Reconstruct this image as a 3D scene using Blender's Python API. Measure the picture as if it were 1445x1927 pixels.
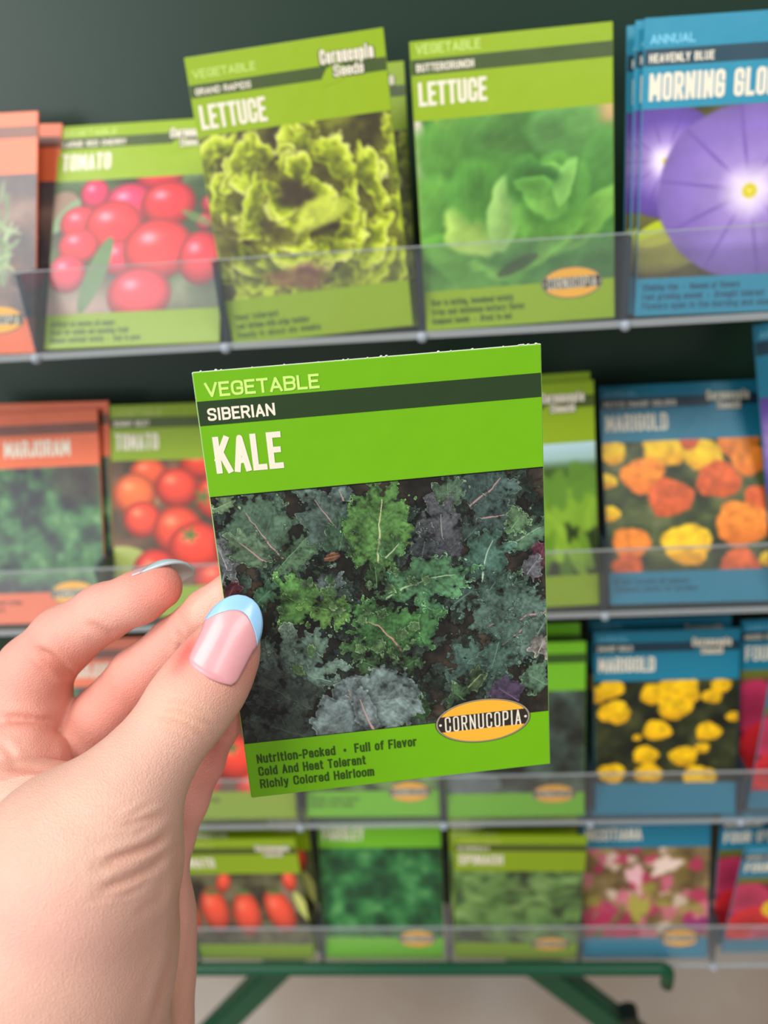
import bpy, bmesh, math, random
import numpy as np
from mathutils import Matrix, Vector, Euler

for o in list(bpy.data.objects):
    bpy.data.objects.remove(o)
S = bpy.context.scene
C = S.collection
RAD = math.radians

# ---------------------------------------------------------------- camera
W, H, F = 1445, 1927, 1447.0
CAM_POS = Vector((0.00276, -0.33563, 0.07664))
CAM_ROT = Euler((RAD(64.227), RAD(3.768), RAD(2.438)))
cd = bpy.data.cameras.new('camera')
cd.sensor_fit = 'VERTICAL'
cd.sensor_height = 36.0
cd.lens = F / H * 36.0
cd.clip_start = 0.01
cd.dof.use_dof = True
cd.dof.focus_distance = 0.190
cd.dof.aperture_fstop = cd.lens / 3.0
cam = bpy.data.objects.new('camera', cd)
cam.location = CAM_POS
cam.rotation_euler = CAM_ROT
C.objects.link(cam)
S.camera = cam
CM = Matrix.LocRotScale(CAM_POS, CAM_ROT, None)

# ---------------------------------------------------------------- world, lamps, exposure
wd = bpy.data.worlds.new('shop_light')
S.world = wd
wd.use_nodes = True
bg = wd.node_tree.nodes['Background']
bg.inputs[0].default_value = (0.93, 0.96, 1.0, 1)
bg.inputs[1].default_value = 0.29

def area(name, loc, target, sx, sy, power, col=(1, 1, 1)):
    l = bpy.data.lights.new(name, 'AREA')
    l.shape = 'RECTANGLE'
    l.size, l.size_y = sx, sy
    l.energy = power
    l.color = col
    o = bpy.data.objects.new(name, l)
    o.location = loc
    d = Vector(target) - Vector(loc)
    o.rotation_euler = d.to_track_quat('-Z', 'Y').to_euler()
    C.objects.link(o)
    return o

area('ceiling_lamp_left', (-1.0, -1.1, 1.9), (0, 0, -0.1), 1.2, 0.7, 43, (1.0, 0.97, 0.93))
area('ceiling_lamp_right', (0.9, -1.5, 1.9), (0, 0, -0.2), 1.2, 0.7, 30, (1.0, 0.98, 0.95))
area('panel_sheen_fill', (-1.9, -2.2, 0.45), (0, 0, 0.0), 1.6, 1.2, 44, (0.92, 0.97, 1.0))  # unseen fill added to put a sheen on the panel's upper left

S.view_settings.view_transform = 'Standard'
S.view_settings.look = 'None'
S.view_settings.gamma = 1.0
S.view_settings.use_curve_mapping = False
S.view_settings.exposure = 0.0
if hasattr(S, 'cycles'):
    S.cycles.transparent_max_bounces = 32       # many layers of clear acrylic

# ---------------------------------------------------------------- helpers
def srgb(r, g=None, b=None):
    if g is None:
        r, g, b = r
    def f(c):
        c = c / 255.0
        return c / 12.92 if c <= 0.04045 else ((c + 0.055) / 1.055) ** 2.4
    return (f(r), f(g), f(b), 1.0)

def lin(a):
    a = np.clip(np.asarray(a, np.float64) / 255.0, 0, 1)
    return np.where(a <= 0.04045, a / 12.92, ((a + 0.055) / 1.055) ** 2.4)

def at(px, py, depth):
    """world point seen at photograph pixel (px,py) at a distance along the lens axis"""
    return CM @ Vector(((px - W / 2) / F * depth, -(py - H / 2) / F * depth, -depth))

def on_plane_y(px, py, Y):
    p = at(px, py, 1.0)
    d = p - CAM_POS
    t = (Y - CAM_POS.y) / d.y
    return CAM_POS + d * t

def new_mat(name):
    m = bpy.data.materials.new(name)
    m.use_nodes = True
    return m, m.node_tree, m.node_tree.nodes['Principled BSDF']

def plain(name, col, rough=0.45, spec=0.5, var=0.0, scale=40.0, bump=0.0, metal=0.0):
    m, t, p = new_mat(name)
    p.inputs['Roughness'].default_value = rough
    p.inputs['Specular IOR Level'].default_value = spec
    p.inputs['Metallic'].default_value = metal
    p.inputs['Base Color'].default_value = col
    if var or bump:
        tc = t.nodes.new('ShaderNodeTexCoord')
        n = t.nodes.new('ShaderNodeTexNoise')
        n.inputs['Scale'].default_value = scale
        n.inputs['Detail'].default_value = 4
        t.links.new(tc.outputs['Object'], n.inputs['Vector'])
        if var:
            r = t.nodes.new('ShaderNodeMapRange')
            r.inputs['To Min'].default_value = 1 - var
            r.inputs['To Max'].default_value = 1 + var
            mx = t.nodes.new('ShaderNodeMix')
            mx.data_type = 'RGBA'
            mx.blend_type = 'MULTIPLY'
            mx.inputs[0].default_value = 1
            mx.inputs[6].default_value = col
            t.links.new(n.outputs[0], r.inputs[0])
            t.links.new(r.outputs[0], mx.inputs[7])
            t.links.new(mx.outputs[2], p.inputs['Base Color'])
        if bump:
            b = t.nodes.new('ShaderNodeBump')
            b.inputs['Strength'].default_value = bump
            b.inputs['Distance'].default_value = 0.002
            t.links.new(n.outputs[0], b.inputs['Height'])
            t.links.new(b.outputs[0], p.inputs['Normal'])
    return m

def print_mat(name, rough=0.38):
    m, t, p = new_mat(name)
    a = t.nodes.new('ShaderNodeAttribute')
    a.attribute_name = 'ink'
    t.links.new(a.outputs['Color'], p.inputs['Base Color'])
    p.inputs['Roughness'].default_value = rough
    p.inputs['Specular IOR Level'].default_value = 0.45
    tc = t.nodes.new('ShaderNodeTexCoord')
    n = t.nodes.new('ShaderNodeTexNoise')
    n.inputs['Scale'].default_value = 45
    t.links.new(tc.outputs['Object'], n.inputs['Vector'])
    b = t.nodes.new('ShaderNodeBump')
    b.inputs['Strength'].default_value = 0.12
    b.inputs['Distance'].default_value = 0.002
    t.links.new(n.outputs[0], b.inputs['Height'])
    t.links.new(b.outputs[0], p.inputs['Normal'])
    return m

def acrylic(name, tint, haze, hazecol, ior=1.45):
    m = bpy.data.materials.new(name)
    m.use_nodes = True
    t = m.node_tree
    t.nodes.clear()
    out = t.nodes.new('ShaderNodeOutputMaterial')
    tr = t.nodes.new('ShaderNodeBsdfTransparent')
    tr.inputs[0].default_value = tint
    df = t.nodes.new('ShaderNodeBsdfDiffuse')
    df.inputs[0].default_value = hazecol
    gl = t.nodes.new('ShaderNodeBsdfGlossy')
    gl.inputs['Roughness'].default_value = 0.12
    lw = t.nodes.new('ShaderNodeLayerWeight')
    lw.inputs[0].default_value = 0.5
    pw = t.nodes.new('ShaderNodeMath'); pw.operation = 'POWER'; pw.inputs[1].default_value = 4.0
    t.links.new(lw.outputs['Facing'], pw.inputs[0])
    fr = t.nodes.new('ShaderNodeMapRange')
    fr.inputs['To Min'].default_value = 0.03
    fr.inputs['To Max'].default_value = 0.6
    t.links.new(pw.outputs[0], fr.inputs[0])
    m1 = t.nodes.new('ShaderNodeMixShader')
    m1.inputs[0].default_value = haze
    m2 = t.nodes.new('ShaderNodeMixShader')
    t.links.new(tr.outputs[0], m1.inputs[1])
    t.links.new(df.outputs[0], m1.inputs[2])
    t.links.new(fr.outputs[0], m2.inputs[0])
    t.links.new(m1.outputs[0], m2.inputs[1])
    t.links.new(gl.outputs[0], m2.inputs[2])
    t.links.new(m2.outputs[0], out.inputs[0])
    return m

def empty(name, label=None, cat=None, group=None, loc=(0, 0, 0)):
    o = bpy.data.objects.new(name, None)
    o.empty_display_size = 0.02
    o.location = loc
    if label: o['label'] = label
    if cat: o['category'] = cat
    if group: o['group'] = group
    C.objects.link(o)
    return o

def link(name, me, parent=None, label=None):
    o = bpy.data.objects.new(name, me)
    C.objects.link(o)
    if parent is not None: o.parent = parent
    if label: o['label'] = label
    return o

def bm_mesh(name, bm, mats, smooth=False):
    me = bpy.data.meshes.new(name)
    bmesh.ops.recalc_face_normals(bm, faces=bm.faces)
    bm.to_mesh(me)
    bm.free()
    for m in (mats if isinstance(mats, (list, tuple)) else [mats]):
        me.materials.append(m)
    if smooth:
        me.shade_smooth()
    return me

def bm_box(bm, x0, x1, y0, y1, z0, z1, bev=0.0):
    r = bmesh.ops.create_cube(bm, size=1.0)
    vs = r['verts']
    for v in vs:
        v.co = Vector((x0 + (v.co.x + .5) * (x1 - x0), y0 + (v.co.y + .5) * (y1 - y0), z0 + (v.co.z + .5) * (z1 - z0)))
    if bev:
        es = list({e for v in vs for e in v.link_edges})
        bmesh.ops.bevel(bm, geom=es, offset=bev, segments=2, affect='EDGES', profile=0.5)
    return bm

def box_mesh(name, x0, x1, y0, y1, z0, z1, mats, bev=0.0):
    bm = bmesh.new()
    bm_box(bm, x0, x1, y0, y1, z0, z1, bev)
    return bm_mesh(name, bm, mats)

def tube(bm, pts, r, n=12):
    pts = [Vector(p) for p in pts]
    rings = []
    up = Vector((0.13, 1, 0.21))
    for i, p in enumerate(pts):
        d = (pts[min(i + 1, len(pts) - 1)] - pts[max(i - 1, 0)]).normalized()
        a = d.cross(up).normalized()
        b = d.cross(a).normalized()
        rr = r[i] if isinstance(r, (list, tuple)) else r
        rings.append([bm.verts.new(p + (a * math.cos(2 * math.pi * k / n) + b * math.sin(2 * math.pi * k / n)) * rr) for k in range(n)])
    for r0, r1 in zip(rings, rings[1:]):
        for k in range(n):
            bm.faces.new((r0[k], r0[(k + 1) % n], r1[(k + 1) % n], r1[k]))
    bm.faces.new(rings[0][::-1])
    bm.faces.new(rings[-1])
    return bm

# ---------------------------------------------------------------- setting: floor
FLOOR_Z = -1.0
fm, ft, fp = new_mat('floor_tile')
fp.inputs['Roughness'].default_value = 0.4
tc = ft.nodes.new('ShaderNodeTexCoord')
nz = ft.nodes.new('ShaderNodeTexNoise')
nz.inputs['Scale'].default_value = 1.7
nz.inputs['Detail'].default_value = 5
cr = ft.nodes.new('ShaderNodeValToRGB')
cr.color_ramp.elements[0].position = 0.42
cr.color_ramp.elements[0].color = srgb(150, 120, 94)
cr.color_ramp.elements[1].position = 0.74
cr.color_ramp.elements[1].color = srgb(196, 186, 174)
ft.links.new(tc.outputs['Object'], nz.inputs['Vector'])
ft.links.new(nz.outputs[0], cr.inputs[0])
ft.links.new(cr.outputs[0], fp.inputs['Base Color'])
fl = link('floor', box_mesh('floor', -2.5, 2.5, -2.5, 2.5, FLOOR_Z - 0.02, FLOOR_Z, fm))
fl['kind'] = 'structure'
M_wall = plain('shop_wall_paint', srgb(214, 212, 206), 0.7, 0.3, 0.03, 3)
wl = link('wall_back', box_mesh('wall_back', -2.5, 2.5, 2.5, 2.6, FLOOR_Z, 2.4, M_wall))
wl['kind'] = 'structure'

# ---------------------------------------------------------------- display rack
M_green = plain('dark_green_enamel', srgb(20, 46, 32), 0.42, 0.5, 0.06, 60, 0.03)
M_rail = plain('green_enamel', srgb(6, 72, 46), 0.35, 0.3, 0.05, 80)
M_steel = plain('dark_bolt', srgb(30, 40, 36), 0.35, 0.5, 0, 1, 0, 0.6)
PITCH = 0.0865
ROWZ = [0.0, -0.1473, -0.2938, -0.4257]

rack = empty('display_rack', 'dark green metal display rack with rail and slanted legs behind the clear trays', 'rack', loc=(0, 0.06, FLOOR_Z))
RW = Matrix.Translation((0, -0.06, -FLOOR_Z))
def rackpart(name, me):
    o = link(name, me, rack)
    o.matrix_parent_inverse = Matrix.Translation((0, -0.06, -FLOOR_Z))
    return o
rackpart('back_panel', box_mesh('back_panel', -0.36, 0.36, 0.082, 0.086, -0.475, 0.34, M_green, 0.0008))
RAIL_Y = -0.0068
RAIL_Z = on_plane_y(846, 1823, RAIL_Y).z
bm = bmesh.new()
rend = on_plane_y(1258, 1826, RAIL_Y).x
pts = [(-0.36, RAIL_Y, RAIL_Z)] + [(x, RAIL_Y, RAIL_Z) for x in np.linspace(-0.3, rend - 0.006, 8)]
for k in range(1, 6):
    a = k / 5 * math.pi / 2
    pts.append((rend - 0.006 + 0.006 * math.sin(a), RAIL_Y, RAIL_Z - 0.006 + 0.006 * math.cos(a)))
pts.append((rend, RAIL_Y, RAIL_Z - 0.017))
tube(bm, pts, 0.0042, 14)
rackpart('bottom_rail', bm_mesh('bottom_rail', bm, M_rail, True))

def leg(name, pa, pb, Y, w, t=0.016):
    a = on_plane_y(pa[0], pa[1], Y)
    b = on_plane_y(pb[0], pb[1], Y)
    d = (b - a)
    d = d / d.z * -1.0                       # per metre of drop
    a = a + d * (a.z - (-0.446))
    L = a.z - FLOOR_Z
    e = a + d * L
    dn = (e - a).normalized()
    side = dn.cross(Vector((0, 1, 0))).normalized() * w / 2
    bm = bmesh.new()
    fr = Vector((0, t / 2, 0))
    vs = []
    for p in (a, e):
        for s, q in ((-1, -1), (1, -1), (1, 1), (-1, 1)):
            vs.append(bm.verts.new(p + side * s + fr * q))
    for k in range(4):
        bm.faces.new((vs[k], vs[(k + 1) % 4], vs[4 + (k + 1) % 4], vs[4 + k]))
    bm.faces.new(vs[:4]); bm.faces.new(vs[4:])
    bmesh.ops.bevel(bm, geom=list(bm.edges), offset=0.0015, segments=2, affect='EDGES')
    o = rackpart(name, bm_mesh(name, bm, M_rail))
    return a, e, dn
leg('leg', (508, 1834), (415, 1927), 0.045, 0.019)
a, e, dn = leg('leg', (1034, 1829), (1160, 1924), 0.045, 0.021)
bm = bmesh.new()
bp = on_plane_y(1182, 1906, 0.034)
bmesh.ops.create_cone(bm, cap_ends=True, segments=14, radius1=0.0075, radius2=0.0065, depth=0.012, matrix=Matrix.Translation(bp + Vector((0.0, -0.002, 0))) @ Matrix.Rotation(RAD(90), 4, 'X'))
rackpart('bolt', bm_mesh('bolt', bm, M_steel))
for xx in (-0.3, 0.3):                       # rear struts that carry the panel
    bm = bmesh.new()
    bm_box(bm, xx - 0.011, xx + 0.011, 0.088, 0.108, FLOOR_Z, 0.3, 0.002)
    rackpart('upright', bm_mesh('upright', bm, M_green))

# ---------------------------------------------------------------- clear trays
M_front = acrylic('clear_acrylic', (0.985, 0.99, 0.99, 1), 0.028, srgb(225, 230, 234))
M_div = acrylic('clear_acrylic_divider', (0.42, 0.48, 0.54, 1), 0.20, srgb(84, 100, 116))
M_lip = acrylic('acrylic_edge', (0.80, 0.83, 0.83, 1), 0.40, srgb(196, 202, 204))
M_foot = acrylic('acrylic_knob', (0.7, 0.74, 0.78, 1), 0.55, srgb(190, 200, 212), 1.6)
TRAY_LABEL = [
    'clear acrylic tray on top row holding the lettuce and morning glory packets',
    'clear acrylic tray on second row holding the marjoram and orange marigold packets',
    'clear acrylic tray on third row holding the yellow marigold packets',
    'clear acrylic tray on bottom row just above the green rail']
knob_me = None
FRONT_H = 0.036
for r, rz in enumerate(ROWZ):
    tr = empty('seed_tray', TRAY_LABEL[r], 'tray', 'clear trays on the rack', (0, 0.04, rz))
    def tp(name, me, x=0.0):
        o = link(name, me, tr)
        o.location = (x, -0.04, 0)
        return o
    if r == 0:
        x0, x1 = -3 * PITCH - 0.0012, 3 * PITCH + 0.0012
        me_front = box_mesh('front_panel', x0, x1, -0.0011, 0.0006, -0.0012, FRONT_H, M_front, 0.0003)
        me_floor = box_mesh('floor_panel', x0, x1, 0.0008, 0.0806, -0.0022, -0.0004, M_front, 0.0003)
        me_lip = box_mesh('front_lip', x0, x1, -0.0023, -0.0013, -0.0018, 0.0012, M_lip, 0.0003)
        me_edge = box_mesh('top_edge', x0, x1, -0.0011, 0.0006, FRONT_H, FRONT_H + 0.0005, M_lip)
        me_div = box_mesh('divider', -0.0013, 0.0013, 0.0008, 0.0700, -0.0004, FRONT_H - 0.001, M_div, 0.0003)
        bm = bmesh.new()
        bmesh.ops.create_uvsphere(bm, u_segments=16, v_segments=10, radius=0.0024)
        knob_me = bm_mesh('foot', bm, M_foot, True)
    tp('front_panel', me_front); tp('floor_panel', me_floor); tp('front_lip', me_lip); tp('top_edge', me_edge)
    for k in range(-3, 4):
        tp('divider', me_div, k * PITCH)
        o = tp('foot', knob_me, k * PITCH)
        o.location = (k * PITCH, -0.0424, -0.0010)

# ---------------------------------------------------------------- printed artwork
def vnoise(h, w, n, seed, asp=1.0):
    g = np.random.RandomState(seed).rand(int(n * asp) + 3, n + 3)
    y = np.linspace(0, int(n * asp) + .999, h)[:, None]
    x = np.linspace(0, n + .999, w)[None, :]
    yi, xi = y.astype(int), x.astype(int)
    fy, fx = y - yi, x - xi
    fy, fx = fy * fy * (3 - 2 * fy), fx * fx * (3 - 2 * fx)
    a, b = g[yi, xi], g[yi, xi + 1]
    c, d = g[yi + 1, xi], g[yi + 1, xi + 1]
    return (a * (1 - fx) + b * fx) * (1 - fy) + (c * (1 - fx) + d * fx) * fy

def fbm(h, w, n, seed, oct=4):
    s, t, a = 0, 0, 1.0
    for k in range(oct):
        s = s + a * vnoise(h, w, n * 2 ** k, seed + k * 17, h / w)
        t += a
        a *= 0.55
    return s / t

def ramp(x, stops):
    xs = [s[0] for s in stops]
    return np.stack([np.interp(x, xs, [s[1][c] for s in stops]) for c in range(3)], -1)

def mixc(img, m, col):
    m = np.clip(m, 0, 1)[..., None]
    img[...] = img * (1 - m) + np.asarray(col, float) * m

PH, PW = 112, 136
VV, UU = np.meshgrid(np.linspace(0, 1, PH), np.linspace(0, 1, PW), indexing='ij')
ASP = 0.82
def ell(cx, cy, rx, ry, rot=0.0, soft=0.06, wob=0.0, seed=0):
    x, y = (UU - cx), (VV - cy) * ASP
    c, s = math.cos(rot), math.sin(rot)
    a, b = (x * c + y * s) / rx, (-x * s + y * c) / ry
    d = np.sqrt(a * a + b * b)
    if wob:
        ph = np.arctan2(b, a)
        rs = np.random.RandomState(seed)
        d = d + wob * sum(np.sin(ph * k + rs.rand() * 6.28) / (i + 1) for i, k in enumerate((3, 5, 8, 13)))
    return np.clip((1 - d) / soft + .5, 0, 1), d, a, b

def fruit(img, cx, cy, rx, ry, col, rot=0, hl=(255, 205, 200), dark=0.5):
    m, d, a, b = ell(cx, cy, rx, ry, rot)
    body = np.asarray(col, float) * (1 - dark * np.clip(d, 0, 1) ** 3)[..., None] * (1.08 - 0.2 * b)[..., None]
    mixc(img, m, body)
    g = np.exp(-(((a + .28) / .26) ** 2 + ((b + .38) / .2) ** 2))
    mixc(img, g * m * .7, hl)

def bloom(img, cx, cy, rx, ry, col, seed, dk=(150, 70, 15)):
    m, d, a, b = ell(cx, cy, rx, ry, 0, .12, .07, seed)
    n = fbm(PH, PW, 22, seed, 2)
    body = np.asarray(col, float) * (0.80 + .42 * n)[..., None]
    mixc(img, m, body)
    mixc(img, m * np.clip(b * .9, 0, 1) * .5, dk)

def leafy(seed, dark, mid, light, n=7):
    a = fbm(PH, PW, n, seed, 4)
    b = np.abs(fbm(PH, PW, n, seed + 5, 3) - .5) * 2
    return ramp(np.clip((a - .28) * 2 * (0.65 + .6 * b), 0, 1), [(0, dark), (.5, mid), (1, light)])

def art_cherry():
    im = leafy(3, (38, 46, 30), (62, 88, 48), (110, 130, 92), 4)
    mixc(im, np.clip((VV - .62) * 3, 0, 1) * np.clip(1.3 - UU * 1.2, 0, 1), (172, 140, 128))
    mixc(im, ell(.06, .2, .1, .1)[0], (140, 110, 90))
    mixc(im, ell(.07, .27, .13, .04, -.9)[0], (120, 150, 110))
    for (x, y, rx, ry, c) in [(a_[0], a_[1], a_[2] * 1.1, a_[3] * 1.1, a_[4]) for a_ in [(.24, .11, .08, .09, (214, 40, 82)), (.62, .0, .13, .08, (200, 30, 50)), (.45, .2, .14, .12, (216, 40, 84)), (.68, .21, .15, .13, (222, 40, 50)), (.95, .23, .07, .06, (215, 60, 80)), (.9, .36, .05, .05, (190, 60, 70)),
                              (.16, .33, .11, .10, (224, 44, 62)), (.36, .36, .16, .145, (228, 42, 52)), (.16, .5, .11, .10, (226, 44, 58)), (.1, .70, .10, .11, (222, 44, 72)), (.40, .60, .09, .1, (214, 40, 66)), (.63, .55, .19, .17, (230, 44, 48)), (.88, .63, .12, .15, (222, 42, 56)), (.53, .88, .17, .15, (226, 42, 60))]]:
        fruit(im, x, y, rx, ry, c, 0, (255, 190, 205))
    mixc(im, ell(.27, .72, .055, .24, .35)[0], (88, 120, 72))
    mixc(im, ell(.85, .33, .1, .025, .5)[0] * .7, (110, 150, 80))
    return im

def art_tomato():
    im = leafy(11, (60, 50, 34), (120, 84, 58), (190, 150, 118), 4)
    mixc(im, ell(.05, .85, .22, .14)[0], (160, 172, 90))
    for (x, y, rx, ry, c) in [(.25, .1, .13, .1, (224, 84, 46)), (.62, .04, .16, .1, (214, 60, 36)), (.9, .1, .15, .12, (216, 60, 40)), (.15, .27, .15, .14, (232, 104, 52)), (.44, .22, .15, .13, (224, 66, 44)), (.72, .3, .16, .15, (226, 66, 40)), (.2, .47, .13, .12, (226, 70, 44)), (.9, .42, .14, .14, (220, 60, 40)), (.44, .56, .17, .16, (228, 72, 44)), (.56, .7, .19, .17, (224, 62, 40)), (.84, .68, .16, .16, (226, 66, 42)), (.28, .9, .16, .16, (226, 58, 44)), (.7, .96, .16, .13, (222, 60, 40)), (.95, .95, .15, .14, (228, 66, 46))]:
        fruit(im, x, y, rx, ry, c, 0, (255, 170, 130))
    for x, y in ((.62, .3), (.52, .6), (.9, .6)):
        for k in range(5):
            mixc(im, ell(x + .03 * math.cos(k * 1.26), y + .03 * math.sin(k * 1.26), .04, .012, k * 1.26)[0], (66, 110, 50))
    return im

def art_roma():
    im = leafy(23, (40, 34, 26), (96, 96, 66), (140, 116, 96), 6)
    for x, y, rt in ((-.02, .55, -.1), (.24, .5, .0), (.5, .56, .05), (.78, .52, -.15), (.36, .12, .3), (.9, .1, 0)):
        s = 1 if y > .3 else .45
        fruit(im, x, y, .11 * s + .01, .26 * s, (226, 78, 54), rt, (250, 140, 110), .45)
    for x in (.24, .5, .76):
        mixc(im, ell(x, .25, .06, .03)[0], (84, 112, 56))
    mixc(im, ell(.97, .45, .04, .17, -.25)[0], (196, 200, 110))
    return im

def art_grand():
    im = ramp(fbm(PH, PW, 6, 41, 4), [(.2, (46, 38, 26)), (.5, (92, 92, 34)), (.8, (150, 160, 44))])
    rs = np.random.RandomState(14)
    n1, n2 = fbm(PH, PW, 12, 52, 3), fbm(PH, PW, 26, 53, 2)
    fans = []
    for k in range(75):
        x, y = rs.rand() * 1.08 - .04, rs.rand() * 1.0
        a = math.atan2((y - .42) * ASP, x - .45) + rs.randn() * .5
        fans.append((y + .25 * rs.rand() * (1 if y > .42 else -1), x, y, a, .07 + .09 * rs.rand(), .05 + .05 * rs.rand()))
    fans.sort(key=lambda f: -math.hypot(f[1] - .45, f[2] - .42))
    for i, (_, x, y, a, rx, ry) in enumerate(fans):
        if math.hypot(x - .47, (y - .40) * ASP) < .09: continue
        m, d, p, q = ell(x, y, rx, ry, a + 1.57, .22, .12, i)
        d2 = d + .9 * (n1 - .5) + .5 * (n2 - .5)
        m = np.clip((1.02 - d2) / .16, 0, 1)
        g = np.clip(.5 - q * .62 + .9 * (n2 - .5), 0, 1) * .55 + np.clip(d2, 0, 1) ** 3 * .5
        if y > .8: g = g * .8
        mixc(im, np.clip((1.25 - d2) / .3, 0, 1) * .40, (62, 56, 26))
        mixc(im, m, ramp(np.clip(g, 0, 1), [(0, (70, 74, 30)), (.3, (118, 128, 34)), (.55, (178, 194, 44)), (.8, (212, 224, 86)), (1, (240, 242, 160))]))
    mixc(im, ell(.46, .40, .09, .07, .4, .5, .15, 8)[0] * .9, (58, 46, 34))
    mixc(im, ell(.34, .62, .10, .05, .5, .5, .15, 9)[0] * .7, (64, 54, 34))
    mixc(im, ell(.58, .53, .15, .07, -.25, .35, .1, 3)[0] * .8, (194, 206, 74))
    mixc(im, ell(.42, .90, .16, .06, 0, .5, .15, 5)[0] * .7, (136, 84, 76))
    mixc(im, ell(.05, .62, .07, .12, 0, .5, .15, 6)[0] * .7, (70, 60, 40))
    return im

def art_butter():
    im = ramp(fbm(PH, PW, 5, 71), [(.2, (46, 92, 34)), (.5, (78, 136, 50)), (.8, (120, 172, 78))])
    mixc(im, np.clip((UU - .8) * 6, 0, 1) * np.clip((.2 - VV) * 8, 0, 1), (196, 164, 110))
    mixc(im, ell(.16, .02, .06, .03)[0], (232, 184, 84))
    mixc(im, np.clip((.045 - UU + .012 * np.sin(VV * 25)) * 40, 0, 1) * (VV < .62), (226, 210, 196))
    leaves = [(.22, .24, .24, .24, -.3, (92, 150, 58), .3), (.5, .12, .22, .14, .2, (84, 138, 60), .3), (.78, .16, .22, .15, .6, (98, 154, 76), .3), (.93, .42, .15, .24, .4, (88, 150, 66), .3), (.12, .6, .17, .24, .2, (104, 166, 66), .3), (.84, .86, .26, .16, -.3, (84, 140, 66), .4),
              (.82, .66, .28, .09, -.5, (126, 184, 76), .2), (.27, .84, .28, .12, .3, (112, 178, 66), .2), (.55, .78, .30, .10, -.3, (136, 198, 80), .16), (.36, .76, .2, .07, .5, (92, 160, 56), .3), (.28, .64, .18, .13, .35, (190, 226, 108), .2), (.3, .43, .14, .16, -.5, (84, 146, 56), .3),
              (.46, .54, .10, .19, .38, (164, 208, 114), .16), (.66, .56, .19, .17, -.2, (108, 170, 68), .2), (.72, .44, .16, .15, -.5, (96, 160, 66), .2), (.56, .38, .12, .11, .4, (76, 134, 56), .25), (.66, .46, .12, .13, -.2, (122, 184, 78), .15), (.75, .42, .05, .12, .35, (132, 190, 92), .2), (.62, .36, .10, .05, .1, (60, 112, 48), .4), (.60, .42, .10, .045, .05, (100, 164, 66), .25), (.5, .82, .1, .05, -.5, (72, 124, 50), .5)]
    for i, (x, y, rx, ry, rt, c, sf) in enumerate(leaves):
        n = fbm(PH, PW, 9, 80 + i, 3)
        m, d, a, b = ell(x, y + .015, rx * 1.12, ry * 1.12, rt, .5, .08, i)
        mixc(im, m * .32, (44, 92, 36))
        m, d, a, b = ell(x, y, rx, ry, rt, sf, .07, i)
        m = np.clip((1 - d - .35 * (n - .5)) / sf + .5, 0, 1)
        vn = np.clip(1 - np.abs(((a * 2.5 + b * 1.5 + n) % 1) - .5) * 9, 0, 1)
        body = np.asarray(c, float) * (0.80 + .20 * np.clip(d, 0, 1) ** 2 + .34 * (n - .5) - .10 * b)[..., None] + (vn * 9)[..., None]
        mixc(im, m * .92, body)
    mixc(im, ell(.5, .88, .12, .03, -.4)[0] * .7, (50, 66, 36))
    return im

def art_glory():
    im = leafy(91, (58, 56, 30), (104, 102, 48), (142, 138, 66), 5)
    mixc(im, ell(.12, .72, .14, .06, -.3)[0], (176, 190, 34))
    mixc(im, ell(.14, .84, .22, .1, -.2)[0] * .7, (150, 148, 66))
    mixc(im, ell(.10, .56, .05, .04)[0], (224, 170, 60))
    mixc(im, np.clip((VV - .9) * 8, 0, 1), (74, 62, 46))
    def flower(cx, cy, rr, sq, ph0, base, eye):
        m, d, a, b = ell(cx, cy, rr, rr * sq, 0, .04, .015, 4)
        ph = np.arctan2(b, a)
        n = fbm(PH, PW, 6, 99, 3)
        col = ramp(np.clip(d, 0, 1), [(0, (250, 240, 246)), (.17, (222, 204, 234)), (.36, (158, 134, 198)), (.75, base), (1, tuple(.86 * c for c in base))])
        ribs = np.abs(((ph + ph0) / (2 * math.pi) * 10) % 1 - .5)
        col *= (0.90 + .2 * n)[..., None]
        mixc(im, m, col)
        mixc(im, m * np.clip(1 - ribs * 20 * np.clip(d, .2, 1), 0, 1) * np.clip((d - .25) * 3, 0, .6) * np.clip(1.5 - d, 0, 1), (92, 62, 146))
        mixc(im, np.clip((eye - np.sqrt(a * a + b * b * .9)) / .04, 0, 1), (206, 192, 40))
        mixc(im, np.clip((eye * .4 - d) / .04, 0, 1), (244, 226, 120))
    flower(.12, .30, .27, 1.0, .3, (100, 74, 158), .07)
    flower(.55, .50, .46, .92, .15, (134, 108, 184), .10)
    flower(1.05, .12, .22, 1.0, .5, (116, 88, 174), .08)
    return im

def art_marigold():
    im = leafy(121, (34, 44, 22), (74, 86, 46), (124, 126, 84), 6)
    O, R, Y = (236, 134, 44), (208, 92, 44), (246, 196, 30)
    for i, (x, y, r, c) in enumerate([(.06, .08, .09, Y), (.4, .06, .15, Y), (.85, .02, .13, O), (.64, .13, .12, Y), (.92, .17, .12, O), (.02, .3, .06, Y), (.25, .27, .14, O), (.55, .02, .06, R), (.03, .55, .06, Y), (.72, .32, .14, R), (.41, .44, .145, R), (.97, .47, .1, R), (.15, .78, .12, O), (.85, .66, .17, O), (.5, .80, .155, Y), (.12, .96, .1, R), (.82, .98, .13, R), (1.0, .93, .06, Y)]):
        bloom(im, x, y, r, r * .82, c, 130 + i, (176, 70, 22))
    return im

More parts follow.
